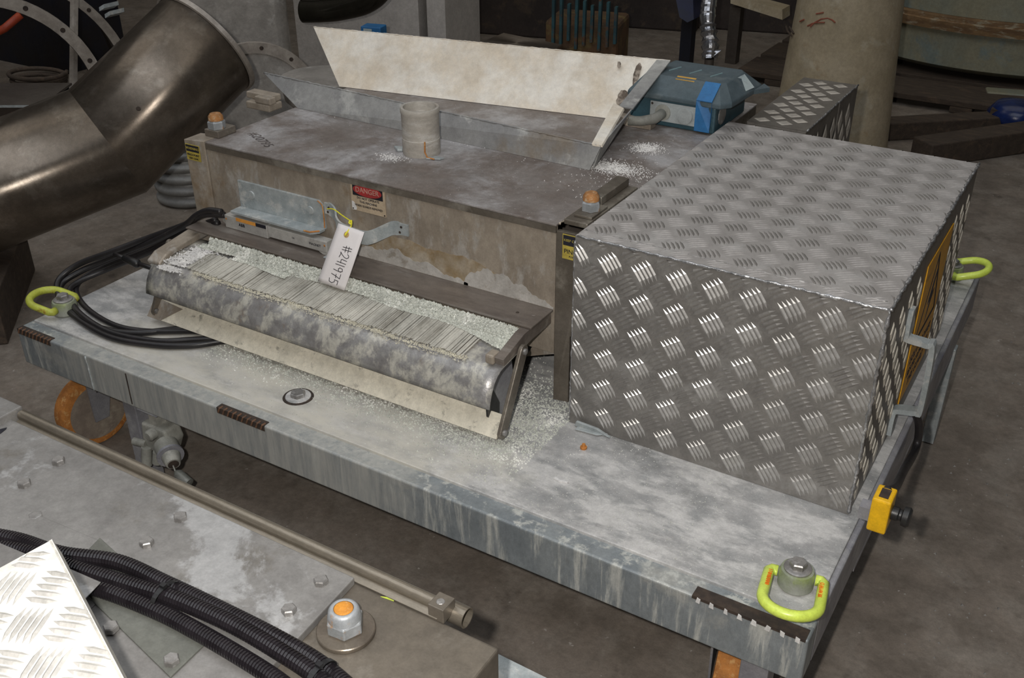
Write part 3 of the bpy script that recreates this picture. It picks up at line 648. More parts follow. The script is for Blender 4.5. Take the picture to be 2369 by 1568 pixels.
def lef():
    y = random.uniform(.165, .275); x = .345 + (y - .22) * .25 + random.gauss(0, .016); 
    return V((min(max(.284, x), .42), y, (top_z(y) if y > .186 else .155) + .0028)), Z
grains(1500, lef, .0022, 'caked_powder', whitepow, g)
lip = MB().slab([(.245, .1645, .0225), (1.164, .1645, .0225), (1.164, .196, .058), (.245, .196, .058)], (0, .005, -.004)).build('lower_lip', powder, dt, bevel=.001)
for (x0, y0) in ((.232, .184), (.28, .185), (.33, .185), (.36, .185)): pass
MB().slab([(.2445, .1637, .0222), (.285, .1637, .0222), (.335, .1905, .0525), (.2445, .1950, .0575)], (0, -.0010, .0009)).build('bare_end', steel, lip)
for x_ in (.30, .70, 1.10): MB().box((x_ - .012, .185, .0065), (x_ + .012, .200, .036)).build('lip_foot', black, dt)
MB().slab([(.895, .1975, .0600), (.995, .1975, .0600), (.995, .215, .068), (.895, .215, .068)], (0, .002, 0)).build('red_strap', redm, dt)
MB().box((.25, .225, .0075), (1.12, .25, .055)).build('inner_wall', black, dt)
# side arms and struts
def arm(x0, x1, name='side_arm'):
    return MB().slab([(x0, .395, .204), (x0, .395, .174), (x0, .25, .1735), (x0, .190, .167), (x0, .188, .181), (x0, .26, .199)], (x1 - x0, 0, 0)).build(name, shelfm, dt, bevel=.001)
ar = arm(1.1485, 1.1675); MB().slab([(.262, .395, .199), (.262, .395, .176), (.262, .22, .165), (.262, .180, .150), (.262, .176, .160), (.262, .20, .174)], (.040, 0, 0)).build('side_arm', steel, dt, bevel=.004, seg=3)
MB().box((1.130, .184, .1648), (1.1484, .210, .184)).build('end_block', steel, dt, bevel=.004)
def strut(x, th=.008, w_=.013):
    a, b = V((x, .246, .172)), V((x, .174, .036)); d = (b - a).normalized(); s_ = V((0, -d.z, d.y)); pts = []
    for k_ in range(0, 181, 20): pts.append(a - d * w_ * math.sin(R(k_)) + s_ * w_ * math.cos(R(k_)))
    for k_ in range(180, 361, 20): pts.append(b - d * w_ * math.sin(R(k_)) + s_ * w_ * math.cos(R(k_)))
    st_ = MB().slab(pts, (th, 0, 0)).build('strut', steeldark, dt, bevel=.0015)
    for q_ in (a, b): MB().lathe([(.0065, 0), (.006, .004), (.003, .0055)], q_ + V((th, 0, 0)), X, 14).build('pin', boltm, st_, smooth=True, auto=30)
strut(1.1685); strut(.258, .0075, .010)
MB().slab([at(1232, 800, y=.374), at(1217, 824, y=.374), (1.190, .374, .108), (1.190, .374, .20), (1.172, .374, .20)], (0, .004, 0)).build('gusset_plate', steel, dt)
MB().slab([(1.125, .20, .10), (1.125, .28, .15), (1.125, .30, .03), (1.125, .225, .012)], (-.004, 0, 0)).build('end_plate', galvrail, dt)
MB().slab([(1.135, .196, .115), (1.135, .225, .06), (1.135, .222, .02), (1.135, .205, .018), (1.135, .185, .05), (1.135, .182, .09)], (-.004, 0, 0)).build('rubber_flap', black, dt)

# ---------------------------------------------------------------- grey strap handle on the front panel
hd = thing('grab_handle', 'grey bent strap handle bolted to the housing front below the danger sign', 'handle', (.74, .36, .29))
pts = [(.628, .3575, .296), (.645, .3575, .294), (.662, .350, .288), (.680, .332, .280), (.705, .322, .275), (.755, .320, .272), (.775, .326, .276), (.795, .345, .286), (.808, .3565, .291), (.842, .3575, .292)]
P = smooth_path(pts, 4); vs = []
for i, q in enumerate(P):
    t_ = (P[min(i + 1, len(P) - 1)] - P[max(i - 1, 0)]).normalized(); nn = t_.cross(Z).normalized()
    hw = .0145 if 2 < i < len(P) - 3 else .012
    for a, b in ((-1, -1), (1, -1), (1, 1), (-1, 1)): vs.append(q + Z * a * hw + nn * b * .0020)
MB().add(vs, [(4 * i + k, 4 * i + (k + 1) % 4, 4 * i + 4 + (k + 1) % 4, 4 * i + 4 + k) for i in range(len(P) - 1) for k in range(4)] + [(3, 2, 1, 0), tuple(range(4 * len(P) - 4, 4 * len(P)))]).build('strap', galvlight, hd, smooth=True, auto=40)
for (a, b) in ((.826, .297), (.822, .285), (.640, .299), (.637, .289)):
    MB().lathe([(.0028, 0), (.0022, .0012)], (a, .3552, b), -Y, 10).build('rivet', darkslot, hd)

# ---------------------------------------------------------------- angle bracket and safety sensor bar
ab = thing('angle_bracket', 'galvanised angle bracket with rust runs, bolted to the housing left of the handle', 'bracket', (.5, .35, .25))
k = MB(); k.slab([(.385, .3598, .247), (.385, .3598, .310), (.614, .3598, .310), (.626, .3598, .300), (.626, .3598, .247)], (0, -.006, 0)); vb = k.build('upright_leg', galvlight, ab, bevel=.001)
MB().slab([(.385, .3535, .250), (.626, .3535, .250), (.626, .336, .250), (.612, .321, .250), (.385, .321, .250)], (0, 0, -.006)).build('flat_leg', galvlight, ab, bevel=.001)
for x_ in (.423, .590): MB().lathe([(.0095, 0), (.0085, .002), (.006, .0022)], (x_, .3537, .283), -Y, 20).build('bolt', galvlight, vb, smooth=True, auto=30)
MB().tube(smooth_path([(.613, .3532, .3095), (.6225, .3532, .3035), (.6255, .3532, .295), (.6262, .3532, .268), (.6262, .352, .252)], 3), .0013, 6).build('rust_run', rust, vb)
MB().tube([(.626, .336, .2505), (.612, .3215, .2505), (.596, .3212, .2505)], .0018, 6).build('rust_run', rust, vb)
sn = thing('sensor_bar', 'long pale grey safety sensor bar with orange strip under the angle bracket', 'sensor', (.51, .31, .24))
MB().box((.362, .323, .2055), (.487, .3455, .2355)).build('sensor_body', sensor, sn, bevel=.0015)
sbo = MB().box((.4875, .3245, .2100), (.652, .3455, .2355)).build('magnet_body', sensor, sn, bevel=.0015)
MB().box((.398, .3218, .2285), (.456, .3229, .2362)).build('orange_strip', mat('orange_strip', (.80, .36, .06), (.66, .28, .05), s=40, rough=.6, bump=0), sn)
MB().box((.4565, .3218, .2285), (.485, .3229, .2362)).build('black_strip', ink, sn)
text('ABB', .0100, (.413, .3226, .2205), X, Z, ink, sn, depth=.0002, bold=.0002)
text('14', .0065, (.560, .3241, .224), X, Z, ink, sbo, depth=.0002); text('MAGNET', .0078, (.620, .3241, .2225), X, Z, ink, sbo, depth=.0002)
for x_, z_ in ((.367, .2265), (.646, .2265)): MB().lathe([(.0026, 0), (.002, .0006)], (x_, .3229 if x_ < .5 else .3244, z_), -Y, 10).build('screw', rust, sn)
MB().slab([(.640, .324, .2055), (.652, .324, .2055), (.652, .324, .2098), (.630, .324, .2098)], (0, .02, 0)).build('foot', sensor, sn)
MB().box((.6525, .310, .2052), (.690, .352, .2085)).build('foot_plate', galvlight, sn, bevel=.001)
MB().slab([(.350, .328, .2150), (.350, .328, .2250), (.3615, .326, .2300), (.3615, .326, .2100)], (0, .012, 0)).build('cable_gland', sensor, sn)

# ---------------------------------------------------------------- paper tag on yellow string
tg = thing('paper_tag', 'white paper tag with hand-written number on yellow string, hanging from the handle', 'tag', (.70, .30, .22))
T0, T1 = at(783, 516, y=.306), at(843, 537, y=.306); B0, B1 = at(735, 650, y=.256), at(797, 672, y=.256)
u_ = (T1 - T0); n1 = 14; tv = []
down0, down1 = B0 - T0, B1 - T1; nt_ = u_.cross(down0).normalized()
if nt_.y > 0: nt_ = -nt_
def tagp(a, b):
    q = (T0.lerp(T1, a)).lerp(B0.lerp(B1, a), b); return q + nt_ * (.006 * math.sin(math.pi * b)) + V((.0045 * math.sin(math.pi * b), 0, 0))
vs = [tagp(a / 6, b / n1) for b in range(n1 + 1) for a in range(7)]
tg_m = MB().add(vs, [(b * 7 + a, b * 7 + a + 1, b * 7 + a + 8, b * 7 + a + 7) for b in range(n1) for a in range(6)]).build('card', paper, tg, smooth=True)
so = tg_m.modifiers.new('t', 'SOLIDIFY'); so.thickness = .0004; so.offset = 0
ec = tagp(.42, .13); ud = u_.normalized(); dn = (tagp(.42, .3) - tagp(.42, 0)).normalized(); nn = dn.cross(ud).normalized()
if nn.y > 0: nn = -nn
MB().lathe([(.0022, .0004), (.0022, .0012), (.0062, .0009), (.0062, .0004)], ec, nn, 20).build('eyelet', eyelet, tg)
# strokes: a = across (0..1), b = along (0..1); the writing runs down the tag
def A(cx, cy, pts, sc): return [(cy + q[1] * sc, cx + q[0] * sc) for q in pts]
glyphs = {'#': [[(.3, 0), (.2, 1)], [(.72, 0), (.6, 1)], [(0, .35), (1, .38)], [(0, .66), (1, .7)]],
          '2': [[(.05, .8), (.25, .98), (.6, 1), (.85, .82), (.75, .55), (.4, .25), (.0, .02), (.4, .08), (1, .0)]],
          '4': [[(.15, 1), (.05, .45), (.2, .38), (.9, .42)], [(.85, 1), (.8, 0)]],
          '1': [[(.5, 1), (.48, 0)]],
          '9': [[(.85, .75), (.6, .98), (.2, .9), (.1, .6), (.4, .48), (.8, .6), (.85, .85), (.8, .4), (.7, 0)]],
          '7': [[(.05, .98), (.9, 1), (.6, .5), (.4, 0)], [(.25, .5), (.95, .56)]],
          '5': [[(.95, 1), (.2, .98), (.15, .58), (.5, .64), (.85, .4), (.7, .08), (.1, .0)]]}
tb_ = MB(); cur = .30; hgt = .33
for ch_, wdt in (('#', .10), ('2', .085), ('4', .072), ('1', .03), ('9', .085), ('7', .09), ('5', .09)):
    for st in glyphs[ch_]:
        W_ = [tagp(.50 - .16 * (cur - .30) + gy * hgt - .05, cur + gx * wdt) for gx, gy in st]
        for a_, b_ in zip(W_[:-1], W_[1:]):
            d_ = b_ - a_
            if d_.length < 1e-6: continue
            tb_.obox((a_ + b_) / 2 + nn * .0007, d_, nn.cross(d_), nn, d_.length + .0009, .00125, .0003)
    cur += wdt + .018
tb_.build('handwriting', ink, tg)
kn = at(811, 511, y=.312)
st_pts = [at(757, 483, y=.345), at(772, 484, y=.338), at(790, 497, y=.325), kn]
MB().tube(smooth_path(st_pts, 4), .0012, 6).build('string', string, tg)
kb = MB(); kb.tube(smooth_path([kn, kn + V((.004, -.002, .002)), kn + V((.004, -.003, -.005)), kn + V((-.002, -.003, -.003)), kn, kn + V((.002, -.002, -.01)), ec + nn * .004, ec + nn * .0005], 4), .0015, 6); kb.build('knot', string, tg)

# ================================================================ blue electrical enclosure
en = thing('electrical_enclosure', 'dusty blue-green electrical enclosure with sockets and a bright blue strap', 'enclosure', (1.15, 1.06, LZ))
bp = [(.965, LZ + .0005), (.965, .432), (.985, .452), (1.020, .470), (1.10, .484), (1.15, .482), (1.165, .468), (1.165, LZ + .0005)]
MB().slab([(1.028, y, z) for y, z in [(.967, LZ + .0005), (.967, .440), (1.16, .452), (1.16, LZ + .0005)]], (.205, 0, 0)).build('body', bluegrey, en, bevel=.004)
ld = MB()
ring0 = [(1.022, .960), (1.245, .960), (1.262, .985), (1.270, 1.155), (1.25, 1.178), (1.028, 1.178)]
ring1 = [(1.045, 1.005), (1.222, 1.005), (1.232, 1.02), (1.235, 1.12), (1.222, 1.14), (1.060, 1.14)]
v0 = [(a, b, .440) for a, b in ring0] + [(a, b, .452) for a, b in ring0] + [(a, b, .484) for a, b in ring1]
ld.add(v0, [tuple(reversed(range(6)))] + [(i, (i + 1) % 6, 6 + (i + 1) % 6, 6 + i) for i in range(6)] + [(6 + i, 6 + (i + 1) % 6, 12 + (i + 1) % 6, 12 + i) for i in range(6)] + [tuple(range(12, 18))])
lid_ = ld.build('lid', bluetop, en, bevel=.003)
MB().slab([(1.262, 1.10, .441), (1.292, 1.145, .441), (1.27, 1.17, .441)], (0, 0, .010)).build('lid_ear', bluetop, lid_)
for x_ in (1.085, 1.135, 1.185):
    MB().tube([(x_, 1.045, .4845), (x_ + .012, 1.085, .4846)], .0016, 6).build('lid_rib', mat('rib_pale%d' % int(x_ * 1000), (.22, .33, .35), rough=.6, bump=0), lid_)
MB().slab([(1.120, 1.0, .4795), (1.165, 1.0, .4795), (1.165, 1.013, .4845), (1.120, 1.013, .4845)], (0, -.0008, .0012)).build('orange_label', mat('orange_label', (.60, .34, .06), rough=.6, bump=0), lid_)
MB().slab([(1.2485, .995, .4555), (1.266, 1.11, .4555), (1.238, 1.115, .4805), (1.2295, 1.015, .4805)], (.0012, 0, .0012)).build('pale_label', whitelab, lid_)
MB().slab([(1.190, .9585, .386), (1.226, .9585, .386), (1.226, .9585, .453), (1.224, .985, .4705), (1.190, .985, .4705), (1.190, .9585, .453)][0:4] + [(1.190, .9585, .453)], (0, -.002, 0)).build('blue_strap', blue, en, bevel=.0006)
MB().slab([(1.190, .9575, .4535), (1.226, .9575, .4535), (1.226, 1.004, .4835), (1.190, 1.004, .4835)], (0, -.001, .0016)).build('blue_strap', blue, en)
sk = MB().box((1.080, .961, .393), (1.189, .9665, .436)).build('socket_panel', socketm, en, bevel=.001)
for x_ in (1.112, 1.165): MB().lathe([(.0185, 0), (.018, .003), (.014, .0035)], (x_, .961, .414), -Y, 28).build('socket', socketm if x_ > 1.15 else castm, sk, smooth=True, auto=30)
for x_ in (1.085,): MB().lathe([(.0028, 0), (.0022, .001)], (x_, .9608, .431), -Y, 10).build('screw', darkslot, sk)
cg = thing('cable_plug', 'grey-brown cable plug lying against the socket at the enclosure front', 'plug', (1.09, .94, .4))
MB().tube([(1.112, .957, .412), (1.108, .925, .408), (1.085, .905, .405), (1.058, .895, .404)], .0105, 16, radii=[.0115, .0115, .0105, .0105]).build('plug_body', castm, cg, smooth=True)
MB().slab([(1.005, .925, LZ + .0005), (1.10, .925, LZ + .0005), (1.10, .925, LZ + .012), (1.005, .925, LZ + .022)], (0, .028, 0)).build('bracket', steel, cg, bevel=.001)
MB().lathe([(.0235, 0), (.0225, .002), (.0205, .0025)], (1.232 + .0, 1.01, .415), X, 12).build('bolt', boltm, en)

# ================================================================ black cables on the left
def cable(pts, r, label, group='black cables looped on the left of the cart', m=rubber):
    P = [at(a, b, z=c) for a, b, c in pts]; o = MB().tube(smooth_path(P, 7), r, 12).build('black_cable', m, smooth=True, at=P[0]); return tag(o, label, 'cable', group)
cable([(512, 490, .247), (482, 487, .243), (455, 498, .225), (425, 522, .19), (350, 560, .13), (255, 597, .08), (178, 632, .05), (140, 662, .032), (150, 706, .020), (215, 752, .0145), (300, 770, .0145), (400, 762, .0145), (470, 752, .0145), (560, 762, .0145)], .0072, 'black cable leaving the sensor bar, topmost of the looped bundle')
cable([(520, 497, .232), (470, 497, .230), (432, 518, .19), (350, 548, .14), (250, 585, .10), (180, 612, .07), (138, 645, .045), (135, 680, .030), (168, 728, .016), (250, 778, .0145), (350, 797, .0145), (440, 799, .0145), (520, 788, .0145), (600, 780, .0145)], .0072, 'outermost black cable of the loop, reaching nearest the cart front edge')
cable([(500, 508, .215), (440, 530, .17), (350, 575, .105), (270, 605, .065), (205, 635, .035), (176, 668, .020), (200, 712, .0145), (265, 752, .0145), (340, 766, .0145), (440, 766, .0145), (560, 772, .0145)], .0064, 'innermost black cable, tightest bend of the loop')
cable([(505, 515, .210), (430, 545, .15), (330, 590, .09), (250, 622, .05), (185, 650, .034), (160, 676, .028), (182, 722, .026), (255, 768, .0145), (360, 788, .0145), (450, 785, .0145), (560, 778, .0145)], .0066, 'black cable between the inner and outer loops')
pl = thing('cable_plug', 'thin black lead with a plug reaching in to the left end of the rolled lip', 'plug', at(310, 605, z=.12))
MB().tube([at(265, 588, z=.12), at(290, 598, z=.12)], .005, 10).build('lead', rubber, pl, smooth=True)
MB().tube([at(288, 597, z=.12), at(318, 610, z=.12), at(322, 611, z=.12)], .010, 12, radii=[.008, .010, .006]).build('plug_body', black, pl, smooth=True)
MB().tube([at(320, 610, z=.12), at(375, 628, z=.11)], .0055, 10).build('lead', rubber, pl, smooth=True)

# ================================================================ yellow emergency switch on the right rail
es = thing('emergency_switch', 'yellow switch box with black button on the right side of the cart', 'switch', (1.83, .42, -.06))
c = at(2040, 1178, x=1.835)
k = MB(); k.obox(c, X, Y, Z, .028, .042, .060); ebox = k.build('switch_body', estopy, es, bevel=.003)
k = MB(); k.obox(c + V((-.0225, .0, -.01)), X, Y, Z, .017, .022, .022); k.build('mount', galvrail, es)
k = MB(); k.lathe([(.011, 0), (.011, .009), (.009, .011), (.009, .014), (.015, .016), (.016, .024), (.013, .027)], c + V((.0145, .006, -.004)), X, 28); k.build('push_button', black, es, smooth=True, auto=35)
k = MB(); k.obox(c + V((.0, -.0, .0303)), X, Y, Z, .014, .024, .0006); k.build('switch_label', darkslot, es)
cb1 = [at(2112, 945, x=1.80), at(2126, 985, x=1.815), at(2118, 1040, x=1.82), at(2090, 1090, x=1.826), at(2072, 1125, x=1.832), c + V((0, .012, .027))]
o = MB().tube(smooth_path(cb1, 6), .0075, 12).build('black_cable', rubber, smooth=True, at=cb1[0]); tag(o, 'black cable running down the right rail into the yellow switch', 'cable')

# ================================================================ pneumatic valve hanging under the cart
vl = thing('valve', 'grey cast valve with hose tails hanging below the cart front by the left wheel', 'valve', at(350, 1020, y=.03))
o = at(356, 1014, y=.005)
def vp(dx, dy, dz=0): return o + X * dx + Y * dy + Z * dz
k = MB(); k.slab([vp(-.035, 0, .030), vp(-.042, 0, -.02), vp(-.02, 0, -.042), vp(.03, 0, -.034), vp(.046, 0, .0), vp(.036, 0, .030)], (0, .045, 0)); k.build('valve_body', castm, vl, bevel=.006, seg=3)
k = MB(); k.tube([vp(.030, .004, -.008), vp(.060, -.012, -.014)], .02, 20, radii=[.026, .025]); k.build('collar', castm, vl, smooth=True, auto=40)
k = MB(); k.tube([vp(.058, -.011, -.0135), vp(.0635, -.014, -.0145)], .02, 24, radii=[.0285, .0285]); k.build('ring', galvrail, vl, smooth=True, auto=40)
k = MB(); k.tube([vp(.0637, -.014, -.0146), vp(.080, -.024, -.019), vp(.083, -.026, -.020)], .02, 20, radii=[.020, .0165, .0145]); k.build('spout', castm, vl, smooth=True, auto=40)
k = MB(); k.tube([vp(.0832, -.0262, -.0201), vp(.0842, -.0268, -.0204)], .02, 18, radii=[.0115, .0115]); k.build('bore', darkslot, vl)
k = MB(); k.tube([vp(.098, -.036, -.026), vp(.106, -.036, -.030), vp(.138, -.038, -.040)], .007, 12, radii=[.004, .011, .011]); k.build('stopper', fgplate2, vl, smooth=True, auto=40)
MB().tube([vp(.080, -.026, -.022), vp(.100, -.037, -.027)], .0016, 6).build('tether', castm, vl)
k = MB(); k.lathe([(.013, -.004), (.013, .010), (.009, .014)], vp(.004, -.004, .016), -Y, 18); k.build('screw_cap', castm, vl, smooth=True, auto=30)
for (a_, b_, r_) in (((-.030, .0, -.026), (-.062, -.006, -.026), .009), ((-.026, -.004, -.03), (-.030, -.010, -.075), .0115), ((.004, 0, -.034), (.0, -.004, -.062), .011), ((.018, 0, -.034), (.020, 0, -.058), .012)):
    MB().tube([vp(*a_), vp(*b_)], r_, 14).build('hose_tail', castm, vl, smooth=True, auto=40)
MB().box((o.x - .03, .0, -.0905 - .002), (o.x + .03, .048, -.0905)).build('mount_plate', galvrail, vl)
MB().box((o.x - .012, .012, o.z + .028), (o.x + .012, .036, -.0926)).build('hanger', castm, vl)
#@@FOREGROUND
# ================================================================ foreground machine
FZ = .250
fg = thing('foreground_machine', 'bolted stainless machine cover in the lower left foreground with a big orange-capped nut', 'machine', (1.1, -.6, FLOOR))
MB().slab([(1.545, -.431, .238), (.55, -.431, .238), (.55, -1.0, .238), (1.545, -1.0, .238)], (0, 0, -.12)).build('beam', fgbase, fg, bevel=.004, seg=3)
MB().box((.60, -.95, FLOOR + .001), (.70, -.50, .1175)).build('stand', fgbase, fg); MB().box((1.35, -.95, FLOOR + .001), (1.45, -.50, .1175)).build('stand', fgbase, fg)
R0, R1 = at(820, 1335, z=FZ), at(690, 1475, z=FZ); dr = (R1 - R0).normalized()
cv = MB().slab([(.30, -.436, .2385), (R0.x, -.436, .2385), R0 + dr * .30 - Z * (FZ - .2385), (.30, R0.y + dr.y * .30, .2385)], (0, 0, FZ - .2385)).build('cover_plate', fgplate, fg, bevel=.0015)
def pl_px(pts, z0, th, m, name, parent=fg): return MB().slab([at(a, b, z=z0) for a, b in pts], (0, 0, th)).build(name, m, parent, bevel=.0008)
# recessed darker inspection plates
pl_px([(232, 1247), (150, 1330), (395, 1570), (476, 1492), (490, 1480)], FZ + .0002, .003, fgplate2, 'inspection_plate')
pl_px([(-60, 1215), (-120, 1400), (120, 1500), (240, 1380), (226, 1250), (60, 1180)], FZ + .0001, .0015, fgplate, 'inspection_plate')
for (px, py) in ((136, 1070), (57, 1122), (418, 1200), (340, 1259), (743, 1348), (669, 1415), (82, 1193), (258, 1456), (398, 1531)):
    q = at(px, py, z=FZ + (.0034 if (px, py) in ((258, 1456), (398, 1531)) else .0002))
    m_ = fgplate if (px, py) == (82, 1193) else boltm
    hexbolt('cover_bolt', q,   .0090, .0072 if m_ is boltm else .002, m_, fg, a0=random.uniform(0, 1))
# rolled edge rail along the back
rl = MB(); rl.tube([(.690, -.4205, .2505), (1.452, -.4205, .2505)], .0078, 16); rl.build('rolled_edge', fgpipe, fg, smooth=True, auto=50)
MB().slab([(.690, -.4355, .2415), (1.462, -.4355, .2415), (1.462, -.424, .2455), (.690, -.424, .2455)], (0, 0, .0012)).build('edge_strip', fgpipe, fg)
eb = MB(); eb.box((.55, -.470, .2386), (.688, -.415, .2625)); eb.build('end_block', fgplate, fg, bevel=.002)
MB().box((1.449, -.4345, .2386), (1.471, -.410, .2595)).build('clamp_block', fgbase, fg, bevel=.001)
MB().lathe([(.0052, 0), (.0045, .0006)], (1.460, -.4235, .2597), Z, 18).build('threaded_hole', boltm, fg)
k = MB(); k.lathe([(.0130, 0), (.0130, .030), (.0115, .030), (.0115, .0005)], (1.456, -.408, .2335), X, 28, caps=False); k.build('pipe_end', fgpipe, fg, smooth=True, auto=40)
MB().lathe([(.0114, .020), (.0001, .0205)], (1.456, -.408, .2335), X, 28, caps=False).build('pipe_bore', castm, fg)
MB().slab([at(880, 1380, z=.2384), at(913, 1383, z=.2384), at(911, 1391, z=.2384)], (0, 0, .0006)).build('yellow_scrap', yel, fg)
# large nut and washer
c = at(801, 1462, z=.2385)
ws = MB().lathe([(.0335, 0), (.034, .001), (.034, .0055), (.033, .0065)], c, Z, 48).build('large_washer', washm, fg, smooth=True, auto=30)
nt2 = MB(); nt2.lathe([(.0205, .0068), (.0222, .008), (.0222, .022), (.0205, .0245)], c, Z, 6, a0=.35); nb = nt2.build('large_nut', nutm, ws, bevel=.0012)
k = MB(); k.lathe([(.0196, .0247), (.0190, .0275), (.0178, .0345), (.0160, .0372), (.0132, .0382), (.0118, .0374)], c, Z, 32); k.build('nut_collar', nutm, ws, smooth=True, auto=50)
k = MB(); k.lathe([(.0116, .0374), (.0100, .0380), (.0001, .0382)], c, Z, 28); k.build('orange_cap', rustcap, ws, smooth=True)
MB().slab([at(0, 993, z=FZ + .0002), at(16, 989, z=FZ + .0002), at(14, 993, z=FZ + .0002), at(0, 1004, z=FZ + .0002)], (0, 0, .0005)).build('marker_stroke', ink, fg)
# pale panel beyond the right end
pp = thing('grey_sheet', 'pale grey sheet edge beyond the right end of the foreground beam', 'panel', at(1230, 1560, z=.02))
MB().slab([at(1152, 1512, z=.02), at(1330, 1600, z=.02), at(1300, 1700, z=.02), at(1130, 1640, z=.02)], (0, 0, -.012)).build('sheet', galvlight, pp)
MB().slab([at(1200, 1600, z=.007), at(1260, 1630, z=.007), at(1250, 1670, z=.007), at(1190, 1640, z=.007)], (0, 0, FLOOR + .001 - .007)).build('support', galvrail, pp)

# corrugated conduits
def conduit_(pts, r, label):
    P = [at(a, b, z=c) for a, b, c in pts]; Q = smooth_path(P, 40); acc = [0]
    for a, b in zip(Q[:-1], Q[1:]): acc.append(acc[-1] + (b - a).length)
    path, rad = [], []; s = 0; i = 0; pitch = .0042
    prof_ = ((0, 1.), (.45, 1.), (.55, .86), (.92, .86)); n = int(acc[-1] / pitch)
    for k_ in range(n):
        for f_, rr in prof_:
            s = (k_ + f_) * pitch
            while i < len(acc) - 2 and acc[i + 1] < s: i += 1
            path.append(Q[i].lerp(Q[i + 1], (s - acc[i]) / max(1e-9, acc[i + 1] - acc[i]))); rad.append(r * rr)
    o = MB().tube(path, r, 12, radii=rad).build('corrugated_conduit', conduit, smooth=False, at=P[0])
    return tag(o, label, 'conduit', 'corrugated conduits across the foreground machine')
z0 = FZ + .0115
conduit_([(-60, 1232, z0), (40, 1249, z0), (141, 1281, z0 + .004), (272, 1300, z0 + .004), (383, 1349, z0), (511, 1410, z0), (639, 1475, z0), (745, 1538, z0 - .009), (840, 1620, z0 - .009)], .0100, 'corrugated black conduit, uppermost of the three strands')
conduit_([(-60, 1262, z0 + .003), (60, 1276, z0 + .004), (170, 1312, z0 + .006), (298, 1352, z0 + .006), (405, 1385, z0 + .005), (532, 1441, z0 + .004), (639, 1502, z0 + .002), (735, 1566, z0 - .004), (820, 1650, z0 - .004)], .0103, 'corrugated black conduit, middle strand passing through both cable ties')
conduit_([(100, 1330, z0), (238, 1364, z0), (362, 1412, z0), (447, 1455, z0), (554, 1517, z0), (639, 1572, z0), (720, 1640, z0)], .0103, 'corrugated black conduit, lowest strand nearest the camera')
def tie(px, py, z, r, dirpx, label):
    c = at(px, py, z=z); d = (at(px + dirpx[0], py + dirpx[1], z=z) - c).normalized(); s = d.cross(Z)
    k = MB(); ring = [c + s * math.cos(R(a)) * r * 1.55 + Z * math.sin(R(a)) * r for a in range(0, 360, 15)]
    o = []
    for w__ in (-.003, .003):
        o += [q + d * w__ for q in ring]
    n = len(ring); k.add(o + [q + (q - c).normalized() * .0012 for q in o], [(i, (i + 1) % n, n + (i + 1) % n, n + i) for i in range(n)] + [(2 * n + i, 2 * n + (i + 1) % n, 3 * n + (i + 1) % n, 3 * n + i)[::-1] for i in range(n)] + [(i, 2 * n + i, 2 * n + (i + 1) % n, (i + 1) % n) for i in range(n)] + [(n + i, n + (i + 1) % n, 3 * n + (i + 1) % n, 3 * n + i) for i in range(n)])
    k.obox(c + Z * (r + .002), d, s, Z, .007, .006, .005)
    return tag(k.build('cable_tie', black, at=c), label, 'cable tie', 'cable ties on the conduits')
tie(383, 1378, z0 + .004, .0135, (100, 45), 'black cable tie half way along the corrugated conduits')
tie(742, 1562, z0 - .002, .0135, (100, 62), 'black cable tie on the conduits at the bottom frame edge')

# tread-plate guard at the lower left corner, flash blow-out put into its colour
P0 = at(120, 1247, t=1.02); P1 = at(298, 1590, t=.84); P3 = at(-110, 1372, t=.99)
P2 = P1 + (P3 - P0)
wb_ = thing('tread_plate_guard', 'flash-bleached tread-plate guard filling the lower left corner', 'guard plate', P0)
n_ = (P1 - P0).cross(P3 - P0).normalized()
if n_.z < 0: n_ = -n_
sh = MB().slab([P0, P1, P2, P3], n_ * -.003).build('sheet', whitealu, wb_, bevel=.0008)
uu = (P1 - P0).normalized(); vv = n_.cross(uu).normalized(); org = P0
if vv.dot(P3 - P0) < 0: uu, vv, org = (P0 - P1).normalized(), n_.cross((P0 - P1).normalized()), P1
tread_bars(org + vv * .0, uu, vv, (P1 - P0).length, (P3 - P0).length * .97, mat('shaded_ridge', (.46, .45, .425), (.36, .35, .33), s=30, rough=.4, bump=0), mat('shaded_ridge_pale', (.60, .58, .55), (.44, .43, .40), s=30, rough=.4, bump=0), wb_, phase=(.02, .05), pitch=.0635, a1=-50, a2=35)  # ridge shading put into two darker tones
# flanges folded down to the machine
MB().slab([P0, P1, P1 - n_ * .02, P0 - n_ * .02], (P3 - P0).normalized() * .003).build('fold', whitealu, wb_)
pz = V((P3.x, P3.y, 0)); c_ = (P0 + P3) / 2
MB().slab([P0.lerp(P3, .3) - n_ * .003, P0.lerp(P3, .7) - n_ * .003, V((*P0.lerp(P3, .7).xy, FZ + .004)), V((*P0.lerp(P3, .3).xy, FZ + .004))], (.0, -.003, 0)).build('support_leg', fgplate, wb_)
# thin scraps under it
sc1 = pl_px([(120, 1322), (165, 1318), (234, 1348), (196, 1388)], FZ + .028, .0016, fgplate, 'tread_offcut', None)
tag(sc1, 'small tread-plate offcut poking out between the flash-bleached guard and the conduits', 'offcut')
sc2 = pl_px([(-60, 1232), (0, 1257), (62, 1283), (0, 1325), (-60, 1330)], FZ + .028, .0016, fgplate, 'tread_offcut', None)
tag(sc2, 'tread-plate offcut at the left frame edge under the flash-bleached guard', 'offcut')

